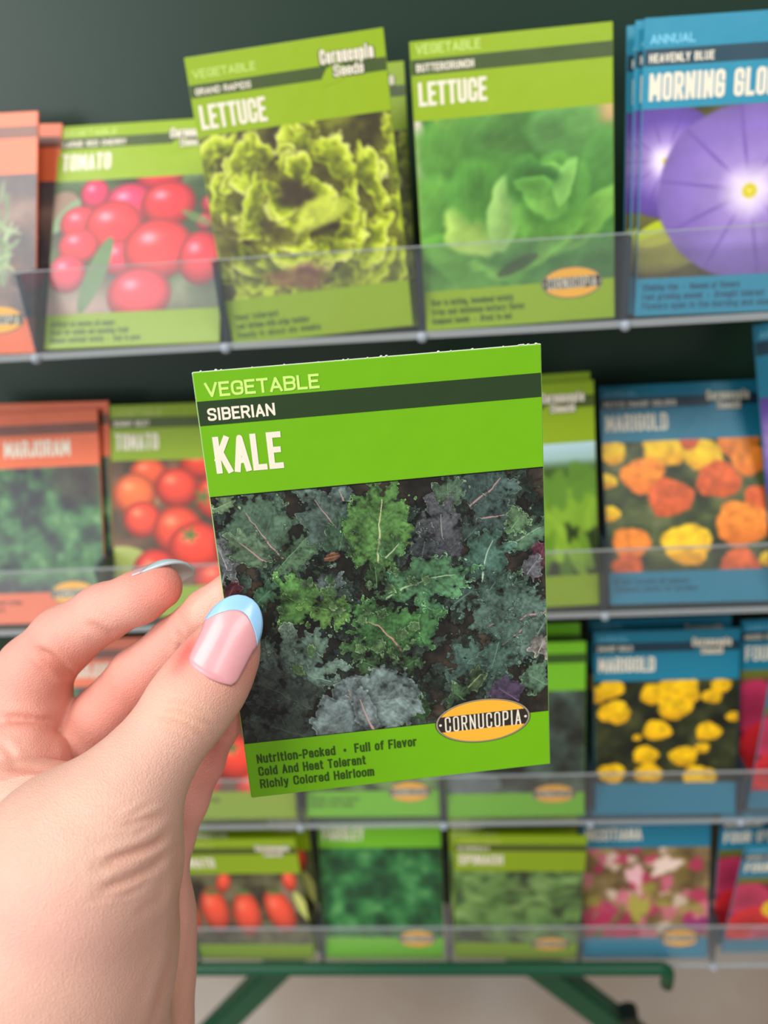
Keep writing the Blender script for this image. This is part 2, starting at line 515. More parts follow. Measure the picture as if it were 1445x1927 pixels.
def art_marigold2():
    im = leafy(151, (22, 24, 14), (46, 52, 26), (82, 82, 42), 6)
    for i, (x, y, r) in enumerate([(.12, .07, .09), (.03, .12, .08), (.14, .30, .115), (.42, .13, .1), (.58, .1, .16), (.56, .26, .12), (.82, .16, .07), (.88, .06, .07), (.44, .48, .1), (.80, .50, .09), (.76, .66, .05), (.36, .72, .09), (.63, .74, .10), (.12, .9, .1), (.38, .9, .1), (.74, .95, .12), (.97, .36, .05), (.3, .55, .03)]):
        bloom(im, x, y, r, r * .8, (240, 188, 14), 160 + i, (190, 120, 10))
    return im

def art_herb():
    im = leafy(171, (44, 44, 50), (70, 112, 72), (120, 158, 108), 8)
    mixc(im, ell(.85, .12, .2, .14, .3, .6)[0] * .7, (66, 50, 50))
    return im

def art_rosemary():
    im = ramp(fbm(PH, PW, 4, 181), [(.2, (60, 62, 70)), (.6, (116, 92, 84)), (1, (170, 140, 126))])
    rs = np.random.RandomState(5)
    for k in range(240):
        x, y = .02 + .84 * rs.rand(), .12 + .62 * rs.rand() ** .8
        g = rs.rand()
        mixc(im, ell(x, y, .07, .011, -1.57 + rs.randn() * .6)[0] * .8, (100 + 60 * g, 124 + 56 * g, 84 + 50 * g))
    mixc(im, ell(.9, .73, .05, .05)[0], (70, 56, 56))
    return im

def art_romaine():
    im = ramp(np.clip(VV * 2.6 + .0, 0, 1), [(0, (176, 204, 214)), (.3, (150, 184, 178)), (.5, (60, 86, 30)), (1, (40, 56, 20))])
    rs = np.random.RandomState(9)
    for k in range(70):
        x, y = rs.rand(), .28 + .65 * rs.rand()
        g = rs.rand()
        if y < .3 + .08 * math.sin(x * 9): y += .1
        mixc(im, ell(x, y, .045, .13, rs.randn() * .4, .3, .1, k)[0] * .85, (74 + 80 * g, 116 + 78 * g, 26 + 30 * g))
    for k in range(8):
        mixc(im, ell(.06 + k * .14, .28 + .03 * (k % 3), .08, .12, 0, .3, .12, k)[0] * .9, (92, 134, 44))
    return im

def art_greyleaf():
    im = leafy(191, (36, 40, 36), (70, 88, 76), (120, 134, 128), 5)
    mixc(im, ell(.2, .9, .2, .1)[0] * .6, (130, 140, 146))
    return im

def art_parsley():
    return leafy(201, (28, 62, 38), (48, 112, 60), (98, 156, 88), 7)

def art_spinach():
    im = leafy(211, (40, 52, 34), (84, 122, 58), (146, 176, 106), 5)
    rs = np.random.RandomState(12)
    for k in range(60):
        g = rs.rand()
        mixc(im, ell(rs.rand(), .1 + .85 * rs.rand(), .09, .035, rs.randn() * .6 + .3, .5)[0] * .6, (90 + 50 * g, 128 + 46 * g, 64 + 36 * g))
    return im

def art_mix():
    im = leafy(221, (92, 74, 44), (136, 112, 74), (172, 148, 92), 5)
    rs = np.random.RandomState(31)
    cols = [(190, 48, 92), (206, 110, 128), (226, 180, 168), (150, 140, 62), (178, 54, 96), (214, 190, 172), (118, 100, 52)]
    for k in range(95):
        x, y = rs.rand(), rs.rand()
        c = cols[rs.randint(len(cols))]
        if y > .7 and x < .45: c = (176, 44, 86)
        mixc(im, ell(x, y, .03 + .05 * rs.rand(), .03 + .04 * rs.rand(), rs.rand() * 3, .5, .15, k)[0] * .8, c)
    mixc(im, ell(.66, .2, .12, .07, -.4, .4, .2, 3)[0], (232, 206, 190))
    mixc(im, ell(.42, .3, .07, .09, 0, .4, .2, 5)[0], (228, 176, 180))
    mixc(im, ell(.45, .66, .09, .11, 0, .4, .2, 6)[0], (168, 158, 70))
    mixc(im, ell(.93, .86, .1, .07, 0, .3, .2, 7)[0], (146, 50, 110))
    return im

def art_four():
    im = leafy(231, (92, 16, 40), (150, 22, 52), (190, 46, 84), 4)
    mixc(im, np.clip((.14 - VV) * 12, 0, 1), (104, 112, 44))
    for i, (x, y, r, c) in enumerate([(.1, .35, .2, (196, 54, 92)), (.45, .2, .18, (190, 50, 96)), (.18, .75, .22, (214, 40, 48)), (.55, .55, .16, (226, 190, 40)), (.35, .5, .12, (232, 196, 36)), (.6, .88, .2, (190, 60, 120)), (.88, .4, .2, (206, 42, 60)), (.3, .93, .12, (200, 80, 110))]):
        m, d, a, b = ell(x, y, r, r, 0, .15, .05, i)
        mixc(im, m, np.asarray(c, float) * (.8 + .25 * d)[..., None])
    return im

# ---- the kale photograph on the held packet, drawn leaf by leaf on a fine grid
KW, KH = 600, 492
HM = np.array([[1.02254658e-03, -1.42799523e-04, -2.68157104e-01], [5.86851504e-05, 7.42592865e-04, -5.40941660e-01], [-4.02298416e-05, -1.17206681e-04, 7.97165135e-01]])
HI = np.linalg.inv(HM)
PV0, PV1 = 0.262, 0.855
def art_kale():
    kv, ku = np.meshgrid(np.linspace(PV0, PV1, KH), np.linspace(0, 1, KW), indexing='ij')
    q = np.einsum('ij,jhw->ihw', HI, np.stack([ku, kv, np.ones_like(ku)]))
    X = (q[0] / q[2] - 390) / 0.4567          # drawing units of the print
    Y = (q[1] / q[2] - 880) / 0.4567
    n1, n2 = fbm(KH, KW, 7, 301, 5), fbm(KH, KW, 26, 302, 4)
    im = ramp(np.clip((n1 - .3) * 2.2, 0, 1) * .6 + .4 * n2, [(0, (14, 14, 13)), (.35, (30, 29, 25)), (.6, (52, 46, 38)), (1, (90, 76, 62))])
    nf = fbm(KH, KW, 90, 303, 3)
    nm = fbm(KH, KW, 18, 304, 4)
    nA = fbm(KH, KW, 20, 305, 2)
    nB = fbm(KH, KW, 48, 306, 2)
    nC = fbm(KH, KW, 120, 307, 2)
    cell = [X.min(), X.max(), Y.min(), Y.max()]
    def leaf(base, tip, hw, col, rib=(176, 150, 140), seed=0, jag=.20, bend=0.0, edge=1.0, ribw=3.2, alpha=1.0, lobes=9):
        rs = np.random.RandomState(seed + 900)
        if rib is None:
            rib, ribw = tuple(1.25 * c + 12 for c in col), 1.8
        bx, by = base; tx, ty = tip
        if seed < 1000: hw = hw * 1.1
        L = math.hypot(tx - bx, ty - by)
        ux, uy = (tx - bx) / L, (ty - by) / L
        pad = hw * 1.5 + 20
        sel = (X > min(bx, tx) - pad) & (X < max(bx, tx) + pad) & (Y > min(by, ty) - pad) & (Y < max(by, ty) + pad)
        if not sel.any(): return
        rr, cc = np.where(sel)
        sl = (slice(rr.min(), rr.max() + 1), slice(cc.min(), cc.max() + 1))
        x, y = X[sl] - bx, Y[sl] - by
        wob = (nm[sl] - .5) * hw * .35
        t = (x * ux + y * uy + wob) / L
        s = -x * uy + y * ux + wob * .6 + bend * L * (t * (1 - t)) * 4
        a, b = (t - .52) / .52, s / hw
        ph = np.arctan2(b, a)
        rad = np.hypot(a, b)
        p = [rs.rand() * 6.283 for _ in range(6)]
        tri = lambda z: 2 * np.abs((z / 6.2832) % 1 * 2 - 1) - 1
        kj = jag / .26
        edge_r = 1.02 + jag * .45 * np.sin(lobes * ph + p[0]) + jag * .30 * tri(lobes * 2.0 * ph + p[1]) + kj * .95 * (nA[sl] - .5) + kj * .85 * (nB[sl] - .5) + kj * .40 * (nC[sl] - .5)
        edge_r = edge_r - .12 * np.cos(ph * 1)
        scale = min(L * .5, hw)
        dd = (edge_r - rad) * scale           # drawing units inside the margin
        m = np.clip(dd / 2.2 + .5, 0, 1) * alpha
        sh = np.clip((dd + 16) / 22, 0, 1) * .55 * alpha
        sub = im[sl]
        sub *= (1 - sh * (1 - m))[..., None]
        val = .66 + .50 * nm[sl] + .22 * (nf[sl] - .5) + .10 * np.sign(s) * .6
        vein = np.abs(((t * 6.0 - np.abs(s) / L * 5.0) + .15 * nm[sl]) % 1 - .5)
        vein = np.clip(1 - vein * 15, 0, 1) * np.clip(1 - np.abs(b) * 1.1, 0, 1)
        val = val - .10 * np.clip(1 - np.abs(((t * 6 - np.abs(s) / L * 5.0)) % 1 - .35) * 6, 0, 1)
        val = val + .75 * (nB[sl] - .5) * np.exp(-np.clip(dd, 0, 99) / 26) + .45 * (nC[sl] - .5) + .5 * (nA[sl] - .5)
        cl = np.asarray(col, float); cl = cl * .86 + cl.mean() * .14
        body = cl * np.clip(val, .25, 1.6)[..., None]
        body += (vein * 26)[..., None] * np.array([1, 1.05, .95])
        rim = np.exp(-((dd - 1.6) / 1.9) ** 2) * edge * np.clip((nB[sl] - .42) * 5, 0, 1) * (.3 + nf[sl])
        body += rim[..., None] * np.array([78, 84, 66])
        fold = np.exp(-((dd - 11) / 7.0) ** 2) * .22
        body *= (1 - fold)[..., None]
        rb = np.clip((ribw * (1.05 - .75 * np.clip(t, 0, 1)) - np.abs(s)) / 1.4 + .5, 0, 1) * (t > .0) * (t < .82)
        body = body * (1 - rb[..., None]) + np.asarray(rib, float) * rb[..., None]
        sub[...] = sub * (1 - m[..., None]) + body * m[..., None]
    # scattered background foliage
    rs = np.random.RandomState(77)
    for k in range(420):
        x, y = 10 + 1390 * rs.rand(), 60 + 1060 * rs.rand()
        if (780 < x < 960 and y < 190) or (330 < x < 470 and 150 < y < 290): continue
        a = rs.rand() * 6.28; l = 40 + 70 * rs.rand()
        g = rs.rand() ** 1.5
        left = x < 480 and y > 780
        c = (40 + 36 * g, 54 + 44 * g, 44 + 40 * g) if not left else (40 + 20 * g, 46 + 26 * g, 44 + 24 * g)
        leaf((x, y), (x + l * math.cos(a), y + l * math.sin(a)), l * .38, c, c, 1000 + k, .3, 0, .35, 1.2)
    P = (178, 140, 138)
    GW = None
    L = leaf
    L((60, 470), (90, 240), 62, (112, 118, 116), GW, 1, .26)
    L((75, 420), (40, 330), 40, (126, 130, 130), GW, 101, .3)
    L((70, 560), (110, 470), 36, (84, 40, 50), (110, 60, 60), 2, .2)
    L((370, 450), (330, 320), 60, (74, 100, 76), GW, 103, .32)
    L((330, 400), (120, 120), 118, (76, 104, 82), P, 3, .26, .03, 1.0)
    L((240, 390), (100, 290), 52, (88, 114, 84), P, 4, .32)
    L((300, 400), (440, 260), 62, (80, 112, 78), GW, 5, .34)
    L((25, 170), (110, 130), 34, (104, 132, 92), GW, 104, .34)
    L((600, 350), (400, 95), 92, (86, 110, 98), P, 6, .22, -.03)
    L((560, 140), (540, 70), 50, (90, 112, 104), P, 7, .2)
    L((540, 370), (575, 190), 58, (70, 104, 76), GW, 8, .3)
    L((480, 375), (560, 355), 15, (150, 100, 70), (150, 100, 70), 9, .12, 0, .4)
    L((450, 540), (540, 440), 52, (98, 112, 110), GW, 10, .3)
    L((640, 400), (600, 230), 54, (74, 118, 66), GW, 11, .32)
    L((705, 420), (722, 70), 118, (88, 138, 64), (190, 194, 146), 12, .20, .01, 1.15, 4)
    L((735, 370), (800, 300), 46, (84, 136, 74), (170, 190, 140), 105, .3)
    L((700, 490), (690, 390), 46, (66, 104, 56), GW, 13, .34)
    L((1075, 165), (1240, 15), 120, (72, 96, 88), P, 14, .26, 0, 1, 4)
    L((1110, 210), (1270, 190), 66, (70, 94, 86), P, 106, .3)
    L((1000, 160), (990, 40), 50, (78, 104, 78), GW, 15, .32)
    L((990, 410), (965, 140), 96, (86, 88, 92), (150, 150, 146), 16, .24, .02, .8)
    L((985, 430), (880, 260), 58, (76, 80, 84), GW, 17, .34)
    L((880, 390), (900, 280), 44, (70, 78, 78), GW, 107, .36)
    L((1060, 300), (1130, 230), 46, (62, 82, 74), GW, 108, .34)
    L((1270, 310), (1400, 230), 62, (78, 112, 84), (150, 176, 140), 18, .28)
    L((1350, 430), (1400, 300), 42, (112, 52, 72), (140, 70, 80), 19, .24)
    L((1260, 250), (1310, 180), 40, (86, 120, 80), GW, 109, .32)
    L((1320, 440), (1370, 370), 40, (112, 112, 118), GW, 20, .32)
    L((1130, 480), (1190, 265), 92, (76, 116, 98), (176, 196, 170), 21, .16, .03, 1, 3.6)
    L((1130, 560), (1200, 450), 66, (80, 112, 96), GW, 22, .32)
    L((1230, 540), (1290, 430), 60, (76, 110, 88), GW, 110, .32)
    L((1020, 560), (1120, 490), 60, (72, 102, 88), GW, 23, .34)
    L((1395, 590), (1100, 670), 130, (80, 108, 94), P, 24, .24, .0, 1, 4.4)
    L((1330, 640), (1180, 760), 92, (78, 108, 94), P, 25, .26)
    L((1390, 640), (1320, 780), 56, (86, 112, 98), GW, 26, .28)
    L((1230, 850), (1010, 760), 84, (70, 100, 88), GW, 27, .3)
    L((1210, 700), (1170, 850), 60, (74, 106, 92), GW, 111, .34)
    L((700, 520), (840, 470), 54, (84, 134, 92), GW, 28, .36)
    L((770, 460), (850, 420), 40, (66, 108, 70), GW, 112, .36)
    L((740, 540), (1085, 440), 84, (84, 138, 90), (160, 190, 140), 29, .26, .1, 1.2)
    L((880, 560), (960, 600), 44, (74, 128, 82), GW, 113, .34)
    L((450, 580), (280, 500), 84, (88, 142, 66), GW, 30, .26, .05, 1.2)
    L((420, 570), (590, 600), 52, (92, 138, 62), GW, 31, .36, 0, 1.3)
    L((200, 560), (270, 490), 40, (70, 110, 80), GW, 114, .34)
    L((780, 800), (730, 700), 70, (66, 104, 60), GW, 32, .36, 0, 1.2)
    L((900, 720), (840, 610), 78, (62, 112, 60), GW, 33, .32, 0, 1.1)
    L((800, 745), (610, 600), 118, (70, 124, 62), (184, 140, 132), 34, .22, -.06, 1.1, 4)
    L((650, 770), (590, 690), 50, (78, 124, 68), GW, 115, .34)
    L((860, 790), (800, 830), 46, (56, 92, 52), GW, 116, .36)
    L((640, 800), (720, 830), 42, (60, 92, 54), GW, 117, .36)
    L((330, 730), (330, 655), 34, (130, 158, 136), GW, 35, .36)
    L((510, 880), (270, 760), 86, (104, 132, 116), GW, 36, .30, .06)
    L((480, 780), (370, 700), 54, (96, 124, 106), GW, 37, .36)
    L((250, 780), (230, 690), 40, (92, 116, 104), GW, 118, .34)
    L((300, 860), (200, 800), 60, (76, 92, 86), GW, 119, .3)
    L((430, 990), (190, 880), 80, (58, 68, 62), GW, 38, .26, 0, .4)
    L((420, 1110), (200, 1050), 80, (54, 66, 60), GW, 39, .26, 0, .4)
    L((880, 930), (850, 1050), 44, (56, 94, 48), GW, 40, .38)
    L((690, 1080), (560, 880), 152, (118, 136, 136), (186, 156, 150), 41, .10, .02, .7, 4.5)
    L((640, 980), (880, 950), 120, (114, 134, 130), (150, 160, 156), 42, .16, .05, .8, 1)
    L((600, 1000), (440, 1080), 88, (108, 126, 124), (140, 150, 146), 43, .12, 0, .7, 1)
    L((690, 1090), (620, 915), 40, (124, 140, 140), (190, 158, 152), 44, .1, .02, 0, 4.5, .9)
    L((1065, 915), (1145, 835), 30, (70, 92, 60), (150, 170, 110), 45, .3)
    L((1060, 960), (1010, 910), 44, (62, 92, 60), GW, 120, .34)
    L((1400, 890), (1310, 840), 56, (84, 118, 90), GW, 46, .32)
    L((1290, 960), (1190, 900), 52, (74, 60, 84), (110, 90, 120), 47, .22, 0, .5)
    L((1370, 760), (1395, 690), 36, (140, 134, 124), GW, 121, .3)
    for k in range(90):                       # small curled frills along the margins
        x, y = 200 + 800 * rs.rand(), 400 + 430 * rs.rand()
        if rs.rand() < math.hypot(x - 640, y - 600) / 420: continue
        a = rs.rand() * 6.28; l = 22 + 26 * rs.rand(); g = rs.rand()
        leaf((x, y), (x + l * math.cos(a), y + l * math.sin(a)), l * .4, (56 + 40 * g, 88 + 44 * g, 50 + 30 * g), (90, 124, 80), 3000 + k, .42, 0, .9, .6)
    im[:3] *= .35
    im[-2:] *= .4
    rs = np.random.RandomState(4)
    return im * 0.96

PRINT_M = print_mat('printed_photo')
PRINT_HELD = print_mat('printed_photo_glossy', 0.33)

def grid_mesh(name, img, x0, x1, z_top, z_bot, y, mat):
    h, w = img.shape[:2]
    xs = np.linspace(x0, x1, w); zs = np.linspace(z_top, z_bot, h)
    co = np.empty((h, w, 3), np.float32)
    co[..., 0] = xs[None]; co[..., 1] = y; co[..., 2] = zs[:, None]
    idx = np.arange(h * w, dtype=np.int32).reshape(h, w)
    q = np.stack([idx[:-1, :-1], idx[1:, :-1], idx[1:, 1:], idx[:-1, 1:]], -1).reshape(-1, 4)
    me = bpy.data.meshes.new(name)
    me.vertices.add(h * w)
    me.vertices.foreach_set('co', co.ravel())
    me.loops.add(q.size)
    me.loops.foreach_set('vertex_index', q.ravel())
    me.polygons.add(len(q))
    me.polygons.foreach_set('loop_start', np.arange(0, q.size, 4, dtype=np.int32))
    me.update(calc_edges=True)
    at_ = me.attributes.new('ink', 'FLOAT_COLOR', 'POINT')
    col = np.ones((h * w, 4), np.float32)
    col[:, :3] = lin(img).reshape(-1, 3)
    at_.data.foreach_set('color', col.ravel())
    me.materials.append(mat)
    return me

# ---------------------------------------------------------------- lettering (a stroke alphabet drawn as flat print)
def P_(s, closed=False):
    pts = []
    for w_ in s.split():
        q = [float(a) for a in w_.split(',')]
        pts.append(tuple(q) if len(q) == 3 else (q[0], q[1], 0.0))
    return (closed, pts)
O_ = P_('0,0,.45 1,0,.45 1,1,.45 0,1,.45', True)
GL = {
 'A': (1.05, [P_('0,0 .5,1 1,0'), P_('.2,.28 .8,.28')]),
 'B': (1, [P_('0,0 0,1 1,1,.4 1,.53,.3 .05,.53'), P_('.5,.53 1,.53,.35 1,0,.4 0,0')]),
 'C': (1, [P_('1,.68 1,1,.45 0,1,.45 0,0,.45 1,0,.45 1,.32')]),
 'D': (1, [P_('0,0 0,1 1,1,.5 1,0,.5 0,0', True)]),
 'E': (.85, [P_('1,0 0,0 0,1 1,1'), P_('0,.52 .85,.52')]),
 'F': (.82, [P_('0,0 0,1 1,1'), P_('0,.5 .85,.5')]),
 'G': (1, [P_('1,.7 1,1,.45 0,1,.45 0,0,.45 1,0,.45 1,.46 .55,.46')]),
 'H': (1, [P_('0,0 0,1'), P_('1,0 1,1'), P_('0,.52 1,.52')]),
 'I': (.10, [P_('.5,0 .5,1')]),
 'J': (.8, [P_('1,1 1,0,.45 0,0,.45 0,.35')]),
 'K': (1.02, [P_('0,0 0,1'), P_('0,.38 .95,1'), P_('.32,.58 1,0')]),
 'L': (.82, [P_('0,1 0,0 1,0')]),
 'M': (1.3, [P_('0,0 0,1 .5,.25 1,1 1,0')]),
 'N': (1.05, [P_('0,0 0,1 1,0 1,1')]),
 'O': (1, [O_]),
 'P': (1, [P_('0,0 0,1 1,1,.45 1,.44,.45 0,.44')]),
 'Q': (1, [O_, P_('.55,.3 1.05,-.05')]),
 'R': (1, [P_('0,0 0,1 1,1,.45 1,.48,.4 0,.48'), P_('.55,.48 1,0')]),
 'S': (1, [P_('1,.80 1,1,.45 0,1,.45 0,.56,.4 1,.46,.4 1,0,.45 0,0,.45 0,.20')]),
 'T': (.95, [P_('.5,0 .5,1'), P_('0,1 1,1')]),
 'U': (1, [P_('0,1 0,0,.5 1,0,.5 1,1')]),
 'V': (1.05, [P_('0,1 .5,0 1,1')]),
 'W': (1.5, [P_('0,1 .25,0 .5,.8 .75,0 1,1')]),
 'X': (1, [P_('0,0 1,1'), P_('0,1 1,0')]),
 'Y': (1.02, [P_('0,1 .5,.45 1,1'), P_('.5,.45 .5,0')]),
 'Z': (.95, [P_('0,1 1,1 0,0 1,0')]),
 'a': (.8, [P_('.05,.54 .05,.72,.35 1,.72,.4 1,0'), P_('1,.42 0,.42,.35 0,0,.4 1,0')]),
 'b': (.82, [P_('0,0 0,1'), P_('0,0 1,0,.45 1,.72,.45 0,.72')]),
 'c': (.78, [P_('1,.5 1,.72,.45 0,.72,.45 0,0,.45 1,0,.45 1,.22')]),
 'd': (.82, [P_('1,0 1,1'), P_('1,0 0,0,.45 0,.72,.45 1,.72')]),
 'e': (.82, [P_('0,.36 1,.36 1,.72,.45 0,.72,.45 0,0,.45 1,0,.45 1,.16')]),
 'f': (.5, [P_('.35,0 .35,1,.5 1,1'), P_('0,.7 .9,.7')]),
 'g': (.82, [P_('1,.72 1,-.24,.45 .05,-.24'), P_('1,0 0,0,.45 0,.72,.45 1,.72')]),
 'h': (.82, [P_('0,0 0,1'), P_('0,.72 1,.72,.45 1,0')]),
 'i': (.08, [P_('.5,0 .5,.74'), P_('.5,.88 .5,1.0')]),
 'j': (.2, [P_('.8,.74 .8,-.24,.3 0,-.24'), P_('.8,.88 .8,1')]),
 'k': (.8, [P_('0,0 0,1'), P_('0,.3 .9,.74'), P_('.35,.46 1,0')]),
 'l': (.08, [P_('.5,0 .5,1')]),
 'm': (1.3, [P_('0,0 0,.74'), P_('0,.72 .5,.72,.25 .5,0'), P_('.5,.72 1,.72,.25 1,0')]),
 'n': (.82, [P_('0,0 0,.74'), P_('0,.72 1,.72,.45 1,0')]),
 'o': (.82, [P_('0,0,.45 1,0,.45 1,.72,.45 0,.72,.45', True)]),
 'p': (.82, [P_('0,-.26 0,.74'), P_('0,0 1,0,.45 1,.72,.45 0,.72')]),
 'q': (.82, [P_('1,-.26 1,.74'), P_('1,0 0,0,.45 0,.72,.45 1,.72')]),
 'r': (.5, [P_('0,0 0,.74'), P_('0,.6 .3,.72,.2 1,.72')]),
 's': (.75, [P_('1,.56 1,.72,.35 0,.72,.4 0,.38,.3 1,.36,.3 1,0,.4 0,0,.4 0,.16')]),
 't': (.48, [P_('.35,.95 .35,0,.4 1,0'), P_('0,.7 .95,.7')]),
 'u': (.82, [P_('1,0 1,.74'), P_('0,.74 0,0,.45 1,0')]),
 'v': (.85, [P_('0,.74 .5,0 1,.74')]),
 'w': (1.25, [P_('0,.74 .25,0 .5,.7 .75,0 1,.74')]),
 'x': (.8, [P_('0,0 1,.74'), P_('0,.74 1,0')]),
 'y': (.85, [P_('0,.74 .5,.05'), P_('1,.74 .42,-.25 .1,-.25')]),
 'z': (.75, [P_('0,.72 1,.72 0,0 1,0')]),
 '-': (.45, [P_('0,.38 1,.38')]),
 "'": (.08, [P_('.5,.75 .5,1')]),
 ',': (.1, [P_('.7,.08 .2,-.18')]),
 '•': (.16, [P_('0,.30 1,.30 1,.46 0,.46', True)]),
 ' ': (.35, []),
}
def text_mesh(name, s, x0, x1, zt, zb, y, mat, sw=.07, gap=None):
    """flat lettering fitted into a box on the packet front; sw = half stroke over cap height"""
    h = zt - zb
    hs = sw * h
    gapu = .0
    glyphs = [GL[c] for c in s]
    # advance = unit*width + stroke + gap (gap tied to the stroke)
    g_ = (gap if gap is not None else 1.0) * hs
    fixed = len(s) * 2 * hs + (len(s) - 1) * g_
    unit = max((x1 - x0 - fixed) / sum(g[0] for g in glyphs), hs * .6)
    vs, fs = [], []
    def quad(a, b, ea, eb):
        d = np.array(b) - np.array(a); L = math.hypot(*d)
        if L < 1e-9: return
        d = d / L; n = np.array([-d[1], d[0]]) * hs
        a = np.array(a) - d * ea; b = np.array(b) + d * eb
        k = len(vs)
        yy = y - 1.2e-6 * len(fs)
        for p in (a + n, a - n, b - n, b + n): vs.append((p[0], yy, p[1]))
        fs.append((k, k + 1, k + 2, k + 3))
    def disc(c):
        k = len(vs)
        yy = y - 1.2e-6 * len(fs)
        for i in range(10): vs.append((c[0] + hs * math.cos(i * .62832), yy, c[1] + hs * math.sin(i * .62832)))
        fs.append(tuple(range(k, k + 10)))
    x = x0
    for wd_, strokes in glyphs:
        gw = wd_ * unit
        for closed, pts in strokes:
            ph = [(x + hs + p[0] * gw, zb + hs + p[1] * (h - 2 * hs), p[2] * unit) for p in pts]
            n = len(ph)
            out = []
            for i, (px, pz, r) in enumerate(ph):
                if r and (closed or 0 < i < n - 1):
                    A = np.array(ph[i - 1][:2]); B = np.array(ph[(i + 1) % n][:2]); Q = np.array([px, pz])
                    la, lb = np.linalg.norm(A - Q), np.linalg.norm(B - Q)
                    ra, rb = min(r * 1.1, la * .5), min(r * 1.1, lb * .5)
                    a = Q + (A - Q) / la * ra; b = Q + (B - Q) / lb * rb
                    for t in np.linspace(0, 1, 6):
                        out.append(tuple((1 - t) ** 2 * a + 2 * t * (1 - t) * Q + t * t * b) + (True,))
                else:
                    out.append((px, pz, False))
            m = len(out)
            segs = [(i, (i + 1) % m) for i in range(m if closed else m - 1)]
            for i, j in segs:
                # square mitre-like corners on hard joints, flush caps at the stroke ends
                ea = hs * .0 if (not closed and i == 0) else 0
                quad(out[i][:2], out[j][:2], hs * .98 if (not closed and i == 0) else 0, hs * .98 if (not closed and j == m - 1) else 0)
            for i in range(m):
                if closed or 0 < i < m - 1:
                    disc(out[i][:2])
                    if not out[i][2]:
                        k = len(vs); c = out[i]
                        A, B = out[i - 1], out[(i + 1) % m]
                        if min(abs(A[0] - c[0]), abs(A[1] - c[1])) < 1e-9 and min(abs(B[0] - c[0]), abs(B[1] - c[1])) < 1e-9:
                            for sx, sz in ((-1, -1), (1, -1), (1, 1), (-1, 1)): vs.append((c[0] + sx * hs, y - 1.2e-6 * len(fs), c[1] + sz * hs))
                            fs.append((k, k + 1, k + 2, k + 3))
        x += gw + 2 * hs + g_
    me = bpy.data.meshes.new(name)
    if y < 0 and len(fs) * 1.2e-6 > 3.5e-5:       # many strokes: squeeze the stack
        q = 3.5e-5 / (len(fs) * 1.2e-6)
        vs = [(a, y + (b - y) * q, c) for a, b, c in vs]
    me.from_pydata(vs, [], fs)
    me.materials.append(mat)
    me.update()
    return me

def poly_mesh(name, polys, y, mat):
    vs, fs = [], []
    for p in polys:
        b = len(vs)
        vs += [(x, y, z) for x, z in p]
        fs.append(tuple(range(b, b + len(p))))
    me = bpy.data.meshes.new(name)
    me.from_pydata(vs, [], fs)
    me.materials.append(mat)
    me.update()
    return me

def oval(cx, cz, rx, rz, n=40, z_lo=None, z_hi=None):
    return [(cx + rx * math.cos(2 * math.pi * k / n), cz + rz * math.sin(2 * math.pi * k / n)) for k in range(n)]

def cap(cx, cz, rx, rz, k0, up, n=24):
    """segment of the oval above (up) or below the dark bar"""
    a0 = math.asin(k0)
    a = np.linspace(a0, math.pi - a0, n)
    s = 1 if up else -1
    return [(cx + rx * math.cos(t), cz + s * rz * math.sin(t)) for t in a]

INK = {}
def ink(name, rgb, rough=0.38):
    if name not in INK:
        m = plain(name, srgb(*rgb), rough, 0.45, 0.03, 300, 0)
        t = m.node_tree
        p = t.nodes['Principled BSDF']
        tcn = t.nodes.new('ShaderNodeTexCoord')
        n = t.nodes.new('ShaderNodeTexNoise'); n.inputs['Scale'].default_value = 45
        t.links.new(tcn.outputs['Object'], n.inputs['Vector'])
        b = t.nodes.new('ShaderNodeBump'); b.inputs['Strength'].default_value = .2; b.inputs['Distance'].default_value = .002
        t.links.new(n.outputs[0], b.inputs['Height']); t.links.new(b.outputs[0], p.inputs['Normal'])
        INK[name] = m
    return INK[name]

SCHEME = {
    'held':   dict(body=(106, 170, 4), band=(36, 57, 25), small=(196, 226, 116), desc=(42, 74, 12)),
    'green':  dict(body=(140, 168, 14), band=(62, 80, 34), small=(186, 210, 104), desc=(62, 92, 20)),
    'olive':  dict(body=(136, 164, 20), band=(70, 84, 24), small=(176, 192, 90), desc=(66, 84, 20)),
    'leaf':   dict(body=(112, 182, 36), band=(52, 84, 30), small=(170, 210, 110), desc=(56, 96, 28)),
    'orange': dict(body=(228, 108, 66), band=(120, 70, 54), small=(240, 160, 120), desc=(140, 60, 36)),
    'teal':   dict(body=(30, 122, 150), band=(28, 58, 72), small=(104, 176, 204), desc=(20, 74, 100)),  # same blue ink, darkened in colour for the shade on the lower rows
    'blue':   dict(body=(38, 136, 164), band=(32, 66, 80), small=(120, 196, 222), desc=(24, 82, 112)),
}
PAPER = plain('white_paper', srgb(238, 236, 228), 0.7, 0.3)
WHITE = (228, 219, 198)

